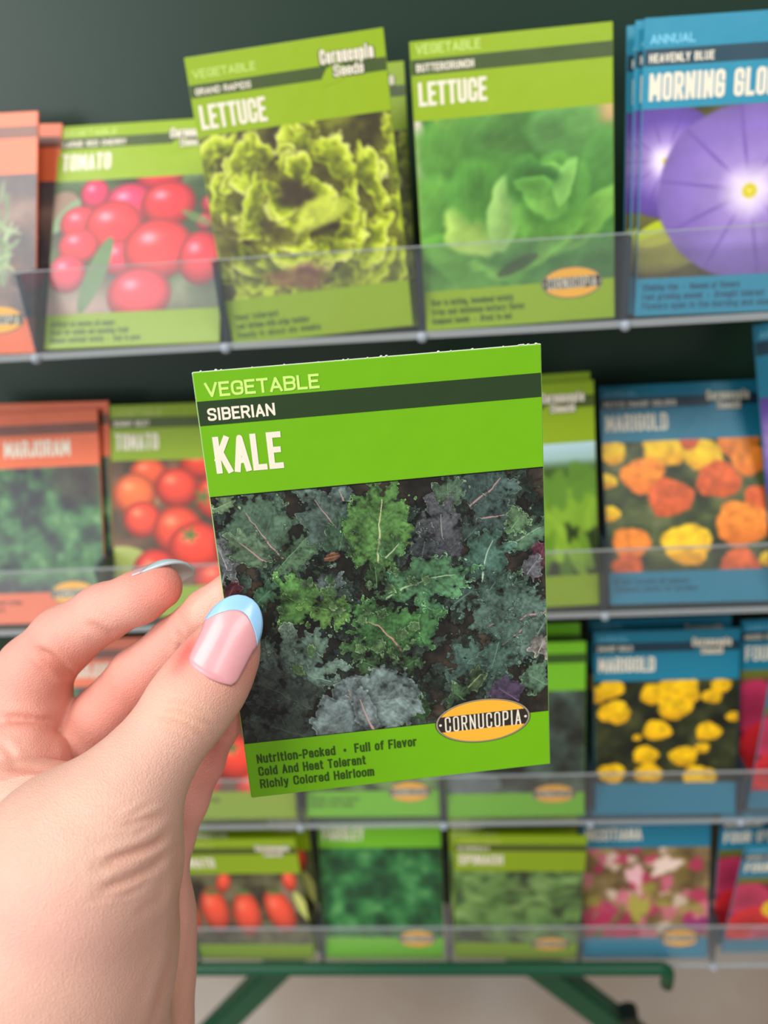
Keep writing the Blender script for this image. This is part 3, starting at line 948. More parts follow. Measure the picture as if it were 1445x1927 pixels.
def make_parts(d):
    """list of (name, mesh, children) for one packet design; the print plane is y = 0, the foot is z = 0"""
    sc = SCHEME[d['scheme']]
    w, h, t = d.get('w', 0.081), d.get('h', 0.1143), d.get('t', 0.0014)
    held = d['scheme'] == 'held'
    nm = d['scheme']
    body = ink('ink_' + nm, sc['body'])
    X = lambda u: (u - .5) * w
    Z = lambda v: (1 - v) * h
    parts = []
    bm = bmesh.new()
    e = 0.0002
    bm_box(bm, -w / 2, w / 2, 0.00002, t, 0, h, 0.00025)
    for f in bm.faces: f.material_index = 0
    bm.normal_update()
    me = None
    if held:
        for f in bm.faces:
            if f.normal.y > -0.9: f.material_index = 1
        me = bm_mesh('envelope', bm, [body, PAPER])
    else:
        me = bm_mesh('envelope', bm, [body, body])
    parts.append(('envelope', me, []))
    v0, v1 = d.get('band', (.060, .1105))
    yb = -0.00004
    parts.append(('stripe', poly_mesh('stripe', [[(X(.003), Z(v0)), (X(.003), Z(v1)), (X(.997), Z(v1)), (X(.997), Z(v0))]], yb, ink('ink_band_' + nm, sc['band'])), []))
    p0, p1 = d.get('photo_v', (.262, .855))
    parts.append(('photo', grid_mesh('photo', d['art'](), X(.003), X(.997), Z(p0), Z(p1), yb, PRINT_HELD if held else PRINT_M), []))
    yt = -0.00008
    k = d.get('kind')
    if k:
        a, b = d.get('kind_v', (.023, .053))
        parts.append(('kind_lettering', text_mesh('kind_lettering', k, X(.030), X(.030 + .036 * len(k)), Z(a), Z(b), yt, ink('ink_small_' + nm, sc['small']), .088, 1.0), []))
    k = d.get('variety')
    if k:
        a, b = v0 + (v1 - v0) * .30, v0 + (v1 - v0) * .82
        parts.append(('variety_lettering', text_mesh('variety_lettering', k, X(.028), X(.028 + .0240 * len(k)), Z(a), Z(b), yt, ink('ink_white', WHITE), .088, 1.1), []))
    k = d.get('title')
    if k:
        a, b = d.get('title_v', (.135, .2135))
        parts.append(('title_lettering', text_mesh('title_lettering', k, X(.032), X(.032 + d.get('tw', .049) * len(k)), Z(a), Z(b), yt, ink('ink_white', WHITE), .080, .62), []))
    for i, (s, u1) in enumerate(d.get('desc', [])):
        a = .885 + i * .0335
        parts.append(('description_lettering', text_mesh('description_lettering', s, X(.035), X(u1), Z(a), Z(a + .0245), yt, ink('ink_desc_' + nm, sc['desc']), .086, .85), []))
    if d.get('badge'):
        cx, cz, rx, rz = X(.779), Z(.8615), .158 * w, .0575 * h
        kk = .36
        dark = ink('ink_badge_dark', (44, 36, 30))
        sub = [('badge_rim', poly_mesh('badge_rim', [oval(cx, cz, rx * .985, rz * .975)], yt - .00003, ink('ink_badge_ring', (150, 140, 120))), []),
               ('badge_oval', poly_mesh('badge_oval', [oval(cx, cz, rx * .95, rz * .93)], yt - .00006, dark), []),
               ('badge_segment', poly_mesh('badge_segment', [cap(cx, cz, rx * .94, rz * .92, kk + .02, True)], yt - .00009, ink('ink_badge_yellow', (240, 172, 50))), []),
               ('badge_segment', poly_mesh('badge_segment', [cap(cx, cz, rx * .94, rz * .92, kk + .02, False)], yt - .00009, ink('ink_badge_yellow', (240, 172, 50))), []),
               ('badge_lettering', text_mesh('badge_lettering', 'CORNUCOPIA', X(.653), X(.905), Z(.842), Z(.882), yt - .00012, ink('ink_white', WHITE), .045, 3.2), []),
               ('badge_dot', poly_mesh('badge_dot', [oval(X(.638), Z(.862), .0045 * w, .0045 * w, 12)], yt - .00012, ink('ink_white', WHITE)), []),
               ('badge_dot', poly_mesh('badge_dot', [oval(X(.92), Z(.862), .0045 * w, .0045 * w, 12)], yt - .00012, ink('ink_white', WHITE)), [])]
        parts.append(('badge', poly_mesh('badge', [oval(cx, cz, rx, rz)], yt, ink('ink_badge_edge', (30, 26, 20))), sub))
    if d.get('logo'):
        lf = [(X(.67), Z(.155)), (X(.675), Z(.125)), (X(.70), Z(.10)), (X(.74), Z(.088)), (X(.80), Z(.10)), (X(.82), Z(.12)), (X(.78), Z(.14)), (X(.72), Z(.148))]
        parts.append(('leaf_mark', poly_mesh('leaf_mark', [lf], yt, body), []))
        dk = ink('ink_logo_shade', (50, 56, 40))
        for s, u0, u1, a, b in (('Cornucopia', .675, .94, .040, .086), ('Seeds', .735, .885, .092, .128)):
            sh = text_mesh('logo_shade', s, X(u0 - .006), X(u1 + .006), Z(a - .002), Z(b + .004), yt - .00003, dk, .13, .3)
            parts.append(('logo_lettering', text_mesh('logo_lettering', s, X(u0), X(u1), Z(a), Z(b), yt - .00007, ink('ink_white', WHITE), .085, .8), [('logo_shade', sh, [])]))
    return parts

_design = {}
def packet(design, label, group, M, cat='seed packet'):
    if design not in _design: _design[design] = make_parts(DESIGNS[design])
    root = empty('seed_packet', label, cat, group)
    root.matrix_world = M
    def add(lst, par):
        for n, me, ch in lst:
            add(ch, link(n, me, par))
    add(_design[design], root)
    return root

DESIGNS = {
    'kale': dict(scheme='held', w=.0826, t=.0012, kind='VEGETABLE', variety='SIBERIAN', title='KALE', art=art_kale, badge=True,
                 desc=[('Nutrition-Packed  •  Full of Flavor', .556), ('Cold And Heat Tolerant', .385), ('Richly Colored Heirloom', .409)]),
    'rosemary': dict(scheme='orange', kind='HERB', art=art_rosemary, badge=True),
    'cherry': dict(scheme='green', kind='VEGETABLE', variety='LARGE RED CHERRY', title='TOMATO', art=art_cherry, logo=True,
                   desc=[('Brilliant red clusters all summer', .40), ('Great for salads and snacking fresh', .48), ('Disease resistant variety  •  Easy to grow', .55)]),
    'grand': dict(scheme='green', kind='VEGETABLE', kind_v=(.043, .071), variety='GRAND RAPIDS', title='LETTUCE', title_v=(.156, .235), band=(.089, .130), art=art_grand, logo=True, photo_v=(.256, .832),
                  desc=[('Heat tolerant', .28), ('Leaf lettuce with crisp texture', .44), ('Ready in about six weeks', .50)]),
    'butter': dict(scheme='green', kind='VEGETABLE', kind_v=(.012, .045), variety='BUTTERCRUNCH', title='LETTUCE', art=art_butter, badge=True,
                   desc=[('Slow to bolting, loosehead variety', .47), ('Crisp and delicious buttery flavor', .53), ('Compact heads  •  Great to eat', .46)]),
    'glory': dict(scheme='blue', kind='ANNUAL', kind_v=(.054, .084), variety='HEAVENLY BLUE', title='MORNING GLORY', title_v=(.175, .265), tw=.052, band=(.098, .152), art=art_glory, photo_v=(.29, .865),
                  desc=[('Climbing vine  •  Masses of flowers', .53), ('Fast growing annual  •  Drought tolerant', .66), ('Flowers open in the morning and close at night', .86)]),
    'marjoram': dict(scheme='orange', kind='HERB', title='SWEET MARJORAM', tw=.055, art=art_herb, badge=True, desc=[('Mild flavor, sweet aroma', .42), ('Easy to grow', .3)]),
    'tomato': dict(scheme='olive', kind='VEGETABLE', variety='BONNY BEST', title='TOMATO', art=art_tomato, logo=True, desc=[('Medium sized red fruits', .42), ('Good for canning', .32)]),
    'romaine': dict(scheme='olive', kind='VEGETABLE', title='LETTUCE', art=art_romaine, logo=True),
    'marigold': dict(scheme='teal', kind='ANNUAL', variety='PETITE DWARF COLORS', title='MARIGOLD', art=art_marigold, logo=True, desc=[('Bright blooms all season', .5), ('Compact plants for borders', .55)]),
    'marigold_yellow': dict(scheme='teal', kind='ANNUAL', variety='DWARF GOLD', title='MARIGOLD', art=art_marigold2, logo=True, photo_v=(.262, .82)),
    'leafgreen': dict(scheme='leaf', kind='VEGETABLE', title='LETTUCE', art=art_spinach, badge=True, desc=[('Tender young leaves', .4), ('Ready in six weeks', .36)]),
    'greyleaf': dict(scheme='leaf', kind='VEGETABLE', title='CABBAGE', art=art_greyleaf, badge=True),
    'four': dict(scheme='teal', kind='ANNUAL', variety='MIXED COLORS', title="FOUR O'CLOCK", art=art_four),
    'roma': dict(scheme='olive', kind='VEGETABLE', variety='PASTE', title='TOMATO', art=art_roma, logo=True, photo_v=(.262, .86)),
    'parsley': dict(scheme='leaf', kind='VEGETABLE', title='PARSLEY', art=art_parsley, badge=True),
    'spinach': dict(scheme='olive', kind='VEGETABLE', variety='BLOOMSDALE', title='SPINACH', art=art_spinach, badge=True),
    'tall_blue': dict(scheme='teal', kind='ANNUAL', h=.137, art=art_glory),
    'mix': dict(scheme='teal', kind='ANNUAL', title='NICOTIANA', art=art_mix, badge=True),
}
GROUP = 'seed packets standing in the clear trays'
# design, row, x, y, lean back, roll, yaw (degrees), lift, label
PACKETS = [
    ('rosemary', 0, -.2164, .0030, 29.6, 1.2, 0, 0, 'orange packet with grey-green needle leaves at far left of top row'),
    ('rosemary', 0, -.2138, .0085, 33.5, 2.8, 0, 0, 'orange packet edge behind the needle-leaf packet, top row far left'),
    ('cherry', 0, -.1310, .0030, 37.0, .7, 0, 0, 'green packet with a cluster of pinkish red cherry tomatoes, top row'),
    ('grand', 0, -.0441, .0015, 7.9, -3.3, -1.0, 0, 'tilted green LETTUCE packet with frilly yellow-green leaves, raised in top row'),
    ('grand', 0, -.0419, .0080, 22.4, -.9, 0, 0, 'green packet almost hidden behind the tilted frilly lettuce packet'),
    ('butter', 0, .0424, .0012, 12.8, -1.0, .3, 0, 'green BUTTERCRUNCH LETTUCE packet with one round soft head, top row'),
    ('glory', 0, .1320, .0015, 12.2, .7, -.4, 0, 'blue MORNING GLORY packet with large purple flower, front of its stack'),
    ('glory', 0, .1303, .0055, 12.6, .4, 0, .0003, 'blue packet second in the purple morning glory stack'),
    ('glory', 0, .1290, .0095, 14.2, .2, 0, .0003, 'blue packet at the back of the purple morning glory stack'),
    ('marjoram', 1, -.2165, .0040, 24.8, .1, 0, 0, 'orange MARJORAM packet with small green leaves, left of second row'),
    ('marjoram', 1, -.2138, .0100, 24.0, 1.4, 0, .003, 'orange packet edge showing behind the marjoram packet'),
    ('tomato', 1, -.1315, .0060, 24.8, 1.0, -.5, 0, 'green TOMATO packet with orange-red tomatoes beside the marjoram, second row'),
    ('romaine', 1, .0445, .0030, 15.4, -1.2, .6, 0, 'green packet with upright leaves under pale sky, right of held packet'),
    ('romaine', 1, .0425, .0090, 15.0, -.8, 0, .003, 'olive green packet behind the upright-leaf lettuce packet'),
    ('marigold', 1, .1310, .0035, 30.1, .1, -.4, 0, 'blue MARIGOLD packet with orange and yellow pompon flowers, second row'),
    ('tall_blue', 1, .2170, .0130, 16.0, -6.5, 0, .003, 'taller blue packet, its corner showing at right edge beside orange marigolds'),
    ('marjoram', 2, -.2165, .0030, 23.3, .8, 1.0, 0, 'orange packet seen between the fingers, left of third row'),
    ('tomato', 2, -.1305, .0030, 25.3, 1.0, .6, 0, 'green tomato packet half hidden behind the thumb, third row'),
    ('leafgreen', 2, -.0425, .0030, 17.9, .9, .4, 0, 'green packet below the held packet, its oval badge just showing'),
    ('greyleaf', 2, .0432, .0015, 8.7, -.6, -.5, 0, 'green packet with grey-green leaves peeking out right of the held packet'),
    ('leafgreen', 2, .0424, .0080, 13.0, -.4, 0, .004, 'bright green packet top behind the grey-green leaf packet'),
    ('marigold_yellow', 2, .1306, .0015, 15.2, -.5, -.8, 0, 'blue MARIGOLD packet with bright yellow flowers on dark ground'),
    ('marigold_yellow', 2, .1300, .0080, 18.5, -.1, 0, .002, 'blue packet top right behind the yellow marigold packet'),
    ('four', 2, .2161, .0100, 14.9, -.7, .5, 0, 'back crimson flower packet at right edge beside the yellow marigolds'),
    ('four', 2, .2205, .0060, -5.0, -3.0, 0, 0, 'front crimson flower packet at right edge of third row'),
    ('roma', 3, -.1322, .0012, .5, -.5, -.6, 0, 'green packet with three long red plum tomatoes, bottom row'),
    ('roma', 3, -.1285, .0070, 9.0, -.3, 0, 0, 'green packet edge behind the plum tomato packet'),
    ('parsley', 3, -.0440, .0015, 15.1, .7, .2, 0, 'green packet with dense dark green foliage, bottom row'),
    ('spinach', 3, .0440, .0012, .5, 1.2, 0, 0, 'green SPINACH packet with broad leaves, bottom row'),
    ('spinach', 3, .0430, .0070, 7.0, .3, 0, 0, 'green packet top showing behind the spinach packet'),
    ('mix', 3, .1295, .0015, 13.0, -.9, -.3, 0, 'blue packet with pink, white and brown mixed flowers, bottom row'),
    ('four', 3, .2163, .0120, 4.0, -1.8, .8, 0, "back FOUR O'CLOCK packet with crimson flowers, bottom row right"),
    ('four', 3, .2210, .0060, -6.0, -1.8, 0, 0, 'front magenta and yellow flower packet at bottom right corner'),
]
for d, r, x, y, lean, roll, yaw, lift, lab in PACKETS:
    M = Matrix.Translation((x, y + .0006, ROWZ[r] + .0012 + max(lift, 0))) @ Euler((RAD(-lean), RAD(roll), RAD(yaw))).to_matrix().to_4x4()
    packet(d, lab, GROUP, M)

# ---------------------------------------------------------------- the packet in the hand
HELD_C = Vector((0.00072, -0.01872, -0.19580))
HELD_E = Euler((RAD(15.199), RAD(3.245), RAD(5.385)))
# camera frame: local x right, local y up the packet, local z towards the lens
HM4 = CM @ Matrix.LocRotScale(HELD_C, HELD_E, None) @ Matrix.Translation((0, -.1143 / 2, 0)) @ Matrix(((1, 0, 0, 0), (0, 0, 1, 0), (0, -1, 0, 0), (0, 0, 0, 1)))
held = packet('kale', 'glossy green SIBERIAN KALE packet held up by the hand', None, HM4)
rs = np.random.RandomState(2)
bm = bmesh.new()
for k in range(30):                            # torn white paper fibres along the top edge
    u = rs.rand() if k > 12 else .93 + .07 * rs.rand()
    s = .00010 + .00016 * rs.rand()
    c = Vector(((u - .5) * .0826, .0004 * rs.rand(), .1143 + s * .5))
    bmesh.ops.create_icosphere(bm, subdivisions=1, radius=s, matrix=Matrix.Translation(c) @ Matrix.Diagonal((1.5, 1, .8, 1)))
link('torn_edge', bm_mesh('torn_edge', bm, PAPER), held, 'frayed white paper edge')

# ---------------------------------------------------------------- the hand
PK_N = (CM.to_3x3() @ HELD_E.to_matrix()) @ Vector((0, 0, 1))
def packet_depth(px, py):
    """distance along the lens axis of the held packet's front at a pixel"""
    n = HELD_E.to_matrix() @ Vector((0, 0, 1))
    ray = Vector(((px - W / 2) / F, -(py - H / 2) / F, -1.0))
    return n.dot(HELD_C) / n.dot(ray)

def cs(px, py, d):                             # camera-space point, z = distance
    return np.array([(px - W / 2) / F * d, -(py - H / 2) / F * d, d])

VOX = 0.00064
lo = np.array([-0.150, -0.296, 0.128])
hi = np.array([-0.022, -0.008, 0.262])
NX, NY, NZ = [int(n) for n in np.ceil((hi - lo) / VOX)]
gx = (lo[0] + VOX * np.arange(NX)).astype(np.float32)
gy = (lo[1] + VOX * np.arange(NY)).astype(np.float32)
gz = (lo[2] + VOX * np.arange(NZ)).astype(np.float32)

def smin(a, b, k):
    h = np.clip(.5 + .5 * (b - a) / k, 0, 1)
    return b + (a - b) * h - k * h * (1 - h)

def chain(nodes, k=0.003, pad=0.03):
    """union of tapered capsules through (px, py, depth, radius in px)"""
    out = np.full((NX, NY, NZ), 0.05, np.float32)
    P = [cs(*n[:3]) for n in nodes]
    R = [n[3] / F * n[2] for n in nodes]
    for (a, b, ra, rb) in zip(P, P[1:], R, R[1:]):
        m = max(ra, rb) + pad
        l = np.minimum(a, b) - m; u = np.maximum(a, b) + m
        i0 = np.clip(((l - lo) / VOX).astype(int), 0, [NX, NY, NZ])
        i1 = np.clip(((u - lo) / VOX).astype(int) + 1, 0, [NX, NY, NZ])
        if (i1 <= i0).any(): continue
        x = gx[i0[0]:i1[0], None, None]; y = gy[None, i0[1]:i1[1], None]; z = gz[None, None, i0[2]:i1[2]]
        ab = (b - a).astype(np.float32); L2 = float(ab @ ab)
        px_, py_, pz_ = x - np.float32(a[0]), y - np.float32(a[1]), z - np.float32(a[2])
        t = np.clip((px_ * ab[0] + py_ * ab[1] + pz_ * ab[2]) / L2, 0, 1)
        d = np.sqrt((px_ - t * ab[0]) ** 2 + (py_ - t * ab[1]) ** 2 + (pz_ - t * ab[2]) ** 2) - (np.float32(ra) + t * np.float32(rb - ra))
        sl = (slice(i0[0], i1[0]), slice(i0[1], i1[1]), slice(i0[2], i1[2]))
        out[sl] = smin(out[sl], d, np.float32(k)) if k else np.minimum(out[sl], d)
    return out

def front(px, py, r):                          # node lying on the packet's front
    d = packet_depth(px, py)
    return d - r / F * d * 1.03
def behind(px, py, r):
    d = packet_depth(px, py)
    return d + .0016 + r / F * d * 1.05

thumb = [(441, 1192, front(441, 1192, 44), 44), (426, 1222, front(426, 1222, 57) , 57), (408, 1252, .1885, 66), (384, 1290, .1868, 74), (350, 1335, .1845, 76), (296, 1411, .1812, 75), (258, 1462, .1788, 86), (222, 1518, .1768, 108), (150, 1625, .1760, 165), (80, 1800, .1800, 215), (40, 2010, .1880, 235), (60, 2450, .2, 190)]
thenar2 = [(150, 1640, .178, 175), (118, 1800, .183, 190), (90, 2000, .19, 205), (80, 2450, .2, 190)]
palm1 = [(20, 1470, .222, 78), (20, 1650, .213, 150), (40, 1960, .21, 190), (60, 2450, .207, 190)]
forearm = [(70, 2400, .204, 195), (50, 2720, .204, 222)]
palm2 = [(120, 1500, .224, 66), (130, 1680, .214, 120), (140, 1960, .212, 170)]
hypo = [(300, 1640, .214, 56), (286, 1740, .213, 70), (270, 1840, .212, 84), (248, 1960, .211, 102), (180, 2450, .210, 130)]
pad = [(-40, 1430, .2085, 64), (40, 1428, .2080, 62), (84, 1440, .2100, 46)]
web = [(-60, 1515, .2000, 78), (40, 1512, .1985, 74), (120, 1530, .1940, 74), (190, 1560, .188, 70)]
index = [(-30, 1470, .224, 78), (14, 1390, .221, 80), (52, 1318, .218, 78), (66, 1262, .2155, 68), (120, 1203, .2120, 61), (196, 1152, .2085, 53), (262, 1124, .2055, 49), (300, 1105, .2040, 43)]
middle = [(100, 1500, .227, 70), (150, 1405, .224, 62), (196, 1345, .220, 57), (262, 1272, .2145, 55), (332, 1207, .2110, 47), (392, 1150, behind(392, 1150, 42), 42), (446, 1098, behind(446, 1098, 33), 33)]
ring = [(190, 1560, .230, 66), (262, 1440, .226, 52), (330, 1350, .222, 47), (410, 1255, behind(410, 1255, 40) + .004, 42), (476, 1180, behind(476, 1180, 33), 33)]
pinky = [(286, 1660, .219, 58), (314, 1580, .217, 50), (345, 1505, .2150, 46), (378, 1432, .2135, 43), (408, 1365, behind(408, 1365, 40), 41), (446, 1296, behind(446, 1296, 36), 37), (484, 1238, behind(484, 1238, 30), 30)]

vol = smin(chain(thumb, .004), chain(thenar2, .006), .010)
for c, k in ((palm1, .010), (palm2, .010), (forearm, .010), (hypo, .005), (web, .004), (pad, .0014)):
    vol = smin(vol, chain(c, .008), k)
for c in (index, middle, ring, pinky):
    vol = smin(vol, chain(c, .0022), .0012)

def surface_nets(v):
    s = v < 0
    c = [(i, j, k) for i in (0, 1) for j in (0, 1) for k in (0, 1)]
    def cut(a, o):
        return a[o[0]:a.shape[0] - 1 + o[0], o[1]:a.shape[1] - 1 + o[1], o[2]:a.shape[2] - 1 + o[2]]
    cnt = sum(cut(s, o).astype(np.int8) for o in c)
    act = (cnt > 0) & (cnt < 8)
    I = np.argwhere(act)
    vals = {o: v[I[:, 0] + o[0], I[:, 1] + o[1], I[:, 2] + o[2]] for o in c}
    acc = np.zeros((len(I), 3)); n = np.zeros(len(I))
    for o in c:
        for ax in range(3):
            if o[ax]: continue
            q = list(o); q[ax] = 1; q = tuple(q)
            a, b = vals[o], vals[q]
            x = (a < 0) != (b < 0)
            t = np.where(x, a / np.where(x, a - b, 1), 0)
            p = np.tile(np.array(o, float), (len(I), 1)); p[:, ax] = t
            acc[x] += p[x]; n[x] += 1
    V = I + acc / n[:, None]
    idx = np.full(act.shape, -1, np.int64)
    idx[act] = np.arange(len(I))
    Q = []
    for ax in range(3):
        b, cax = [(1, 2), (2, 0), (0, 1)][ax]
        sl0 = [slice(None)] * 3; sl1 = [slice(None)] * 3
        sl0[ax] = slice(0, -1); sl1[ax] = slice(1, None)
        f = s[tuple(sl0)] != s[tuple(sl1)]
        E_ = np.argwhere(f)
        ok = (E_[:, b] > 0) & (E_[:, cax] > 0) & (E_[:, b] < act.shape[b]) & (E_[:, cax] < act.shape[cax])
        E_ = E_[ok]
        def get(db, dc):
            e = E_.copy(); e[:, b] -= db; e[:, cax] -= dc
            return idx[e[:, 0], e[:, 1], e[:, 2]]
        q = np.stack([get(1, 1), get(0, 1), get(0, 0), get(1, 0)], 1)
        flip = ~s[E_[:, 0], E_[:, 1], E_[:, 2]]
        q[flip] = q[flip][:, ::-1]
        Q.append(q)
    Q = np.concatenate(Q)
    return V, Q[(Q >= 0).all(1)]

HV, HQ = surface_nets(vol)
del vol
HV = lo + HV * VOX
ed = np.concatenate([HQ[:, [0, 1]], HQ[:, [1, 2]], HQ[:, [2, 3]], HQ[:, [3, 0]]])
deg = np.bincount(ed[:, 0], minlength=len(HV)) + np.bincount(ed[:, 1], minlength=len(HV))
def lap(X):
    out = np.zeros_like(X)
    for c in range(X.shape[1]):
        out[:, c] = np.bincount(ed[:, 0], X[ed[:, 1], c], len(X)) + np.bincount(ed[:, 1], X[ed[:, 0], c], len(X))
    return out / np.maximum(deg, 1)[:, None]
for _ in range(6):
    HV = HV + .55 * (lap(HV) - HV)
def vnormals():
    a, b, c, d = [HV[HQ[:, k]] for k in range(4)]
    fn = np.cross(c - a, d - b)
    N = np.zeros_like(HV)
    for k in range(4):
        for j in range(3): N[:, j] += np.bincount(HQ[:, k], fn[:, j], len(HV))
    return N / np.maximum(np.linalg.norm(N, axis=1), 1e-12)[:, None]
N = vnormals()
if (N[:, 2] * (HV[:, 2] - HV[:, 2].mean())).mean() < 0:      # outward normals
    HQ = HQ[:, ::-1]; N = -N
PX = W / 2 + F * HV[:, 0] / HV[:, 2]
PY = H / 2 - F * HV[:, 1] / HV[:, 2]
facing = np.clip(-N[:, 2] * 1.6, 0, 1)

def polydist(pts):
    d = np.full(len(HV), 1e9); tt = np.zeros(len(HV))
    n = len(pts) - 1
    for i, ((ax, ay), (bx, by)) in enumerate(zip(pts, pts[1:])):
        vx, vy = bx - ax, by - ay
        t = np.clip(((PX - ax) * vx + (PY - ay) * vy) / (vx * vx + vy * vy), 0, 1)
        q = np.hypot(PX - ax - t * vx, PY - ay - t * vy)
        m = q < d
        d[m] = q[m]; tt[m] = (i + t[m]) / n
    return d, tt
# skin folds: points, depth in mm, width in px, near limit and far limit of the distance from the lens
FOLDS = [
    ([(328, 1560), (290, 1590), (232, 1612), (180, 1632)], .85, 8, .0, .213),
    ([(333, 1592), (286, 1632), (232, 1658), (178, 1678)], .75, 8, .0, .213),
    ([(322, 1532), (280, 1540), (225, 1556)], .40, 8, .0, .213),
    ([(330, 1620), (300, 1690), (250, 1730)], .30, 10, .0, .213),
    ([(334, 1565), (336, 1630), (334, 1720), (322, 1810), (300, 1880), (276, 1960)], .9, 9, .0, .23),
    ([(292, 1348), (330, 1362), (368, 1378), (398, 1392)], .42, 6, .0, .195),
    ([(300, 1334), (340, 1342), (384, 1358), (412, 1368)], .30, 5, .0, .195),
    ([(310, 1318), (350, 1322), (400, 1344)], .22, 5, .0, .195),
    ([(300, 1366), (340, 1385), (384, 1404)], .22, 5, .0, .195),
    ([(56, 1216), (96, 1236), (128, 1262), (150, 1276)], .95, 8, .195, .24),
    ([(70, 1232), (104, 1258), (136, 1282)], .5, 6, .195, .24),
    ([(160, 1170), (190, 1186), (222, 1200)], .50, 8, .195, .24),
    ([(0, 1352), (50, 1354), (100, 1362)], .9, 8, .19, .24),
    ([(330, 1185), (342, 1208), (338, 1240)], .5, 6, .195, .24),
    ([(124, 1386), (130, 1420), (150, 1450)], .6, 7, .2, .24),
    ([(0, 1440), (60, 1446), (126, 1462)], .5, 8, .19, .24),
    ([(0, 1396), (20, 1420), (28, 1446)], .5, 8, .19, .24),
    ([(434, 1390), (420, 1380), (404, 1372)], .3, 6, .2, .24),
]
rsf = np.random.RandomState(8)
for k in range(16):                            # fine parallel skin lines at the thumb base and knuckle
    y0 = 1490 + k * 11 + rsf.rand() * 5
    x1 = 326 - rsf.rand() * 60
    FOLDS.append(([(x1, y0), (x1 - 50, y0 + 22 + 12 * rsf.rand()), (x1 - 95 - 60 * rsf.rand(), y0 + 44)], .10 + .14 * rsf.rand(), 4 + 2 * rsf.rand(), .0, .213))
for k in range(9):
    y0 = 1296 + k * 11
    FOLDS.append(([(296 - k * 2 + 12 * rsf.rand(), y0 + 10), (345, y0 + 22 + 5 * rsf.rand()), (398 + 14 * rsf.rand(), y0 + 50)], .08 + .10 * rsf.rand(), 4, .0, .2))
disp = np.zeros(len(HV))
for pts, amp, wd_, d0, d1 in FOLDS:
    d, t = polydist(pts)
    ok = (HV[:, 2] > d0) & (HV[:, 2] < d1)
    fade = np.clip(np.minimum(t, 1 - t) * 5, .15, 1)
    disp += ok * facing * fade * amp * 1e-3 * (-np.exp(-(d / wd_) ** 2) + .45 * np.exp(-((d - 2.0 * wd_) / (1.2 * wd_)) ** 2))
rsn = np.random.RandomState(3)
wr = sum(np.sin(HV @ (rsn.randn(3) * 900) + rsn.rand() * 6) for _ in range(6)) / 6
HV = HV + N * (disp + .00004 * wr)[:, None]
for _ in range(1):
    HV = HV + .4 * (lap(HV) - HV)

# skin tone of its own: pinker finger pads and nail fold, paler thumb back, bluish heel
tone = np.tile(np.array([221., 173., 154.]), (len(HV), 1))
def tint(px, py, rx, ry, rgb, a, d0=0, d1=1, rot=0.0):
    c, s = math.cos(rot), math.sin(rot)
    x, y = PX - px, PY - py
    w_ = np.exp(-((x * c + y * s) / rx) ** 2 - ((-x * s + y * c) / ry) ** 2) * a * ((HV[:, 2] > d0) & (HV[:, 2] < d1))
    tone[:] = tone * (1 - w_[:, None]) + np.array(rgb, float) * w_[:, None]
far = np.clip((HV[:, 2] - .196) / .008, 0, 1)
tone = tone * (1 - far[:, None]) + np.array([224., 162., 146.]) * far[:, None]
tint(300, 1100, 70, 50, (226, 128, 112), .8, .196)
tint(110, 1250, 60, 40, (206, 120, 102), .5, .196)
tint(250, 1320, 120, 70, (214, 132, 114), .6, .2)
tint(60, 1470, 110, 40, (214, 132, 116), .6, .19)
tint(420, 1420, 50, 130, (222, 136, 124), .7, .2)
tint(430, 1280, 90, 60, (228, 158, 138), .6, 0, .2)
tint(352, 1228, 12, 34, (206, 64, 58), .7, 0, .2, .55)
tint(348, 1240, 34, 40, (226, 120, 108), .5, 0, .2, .5)
tint(470, 1240, 26, 50, (226, 140, 124), .6, 0, .2)
tint(340, 1345, 60, 34, (222, 178, 146), .4, 0, .2)
tint(150, 1560, 140, 110, (234, 190, 168), .6, 0, .2)
tint(230, 1820, 120, 140, (216, 168, 150), .5, 0, .23)
tint(330, 1850, 40, 160, (214, 158, 130), .6, .19, .24)
tint(100, 1760, 110, 70, (226, 170, 158), .5, 0, .2)
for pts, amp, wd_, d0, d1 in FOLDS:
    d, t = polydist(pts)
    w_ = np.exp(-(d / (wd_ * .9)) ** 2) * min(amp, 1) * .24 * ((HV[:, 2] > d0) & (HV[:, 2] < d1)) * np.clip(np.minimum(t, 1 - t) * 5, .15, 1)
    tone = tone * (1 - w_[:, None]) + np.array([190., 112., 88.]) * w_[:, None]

Rw = np.array(CM.to_3x3())
def to_world(V):
    q = V.copy(); q[:, 2] *= -1
    return q @ Rw.T + np.array(CM.translation)

sm, st, sp = new_mat('skin')
a_ = st.nodes.new('ShaderNodeAttribute'); a_.attribute_name = 'tone'
tcs = st.nodes.new('ShaderNodeTexCoord')
mot = st.nodes.new('ShaderNodeTexNoise'); mot.inputs['Scale'].default_value = 130; mot.inputs['Detail'].default_value = 5
mr = st.nodes.new('ShaderNodeMapRange'); mr.inputs['To Min'].default_value = .93; mr.inputs['To Max'].default_value = 1.06
mx = st.nodes.new('ShaderNodeMix'); mx.data_type = 'RGBA'; mx.blend_type = 'MULTIPLY'; mx.inputs[0].default_value = 1
vo = st.nodes.new('ShaderNodeTexVoronoi'); vo.inputs['Scale'].default_value = 2300
bp_ = st.nodes.new('ShaderNodeBump'); bp_.inputs['Strength'].default_value = .5; bp_.inputs['Distance'].default_value = .00025
for o_ in (mot, vo): st.links.new(tcs.outputs['Object'], o_.inputs['Vector'])
st.links.new(mot.outputs[0], mr.inputs[0])
st.links.new(a_.outputs['Color'], mx.inputs[6]); st.links.new(mr.outputs[0], mx.inputs[7])
st.links.new(mx.outputs[2], sp.inputs['Base Color'])
st.links.new(vo.outputs['Distance'], bp_.inputs['Height']); st.links.new(bp_.outputs[0], sp.inputs['Normal'])
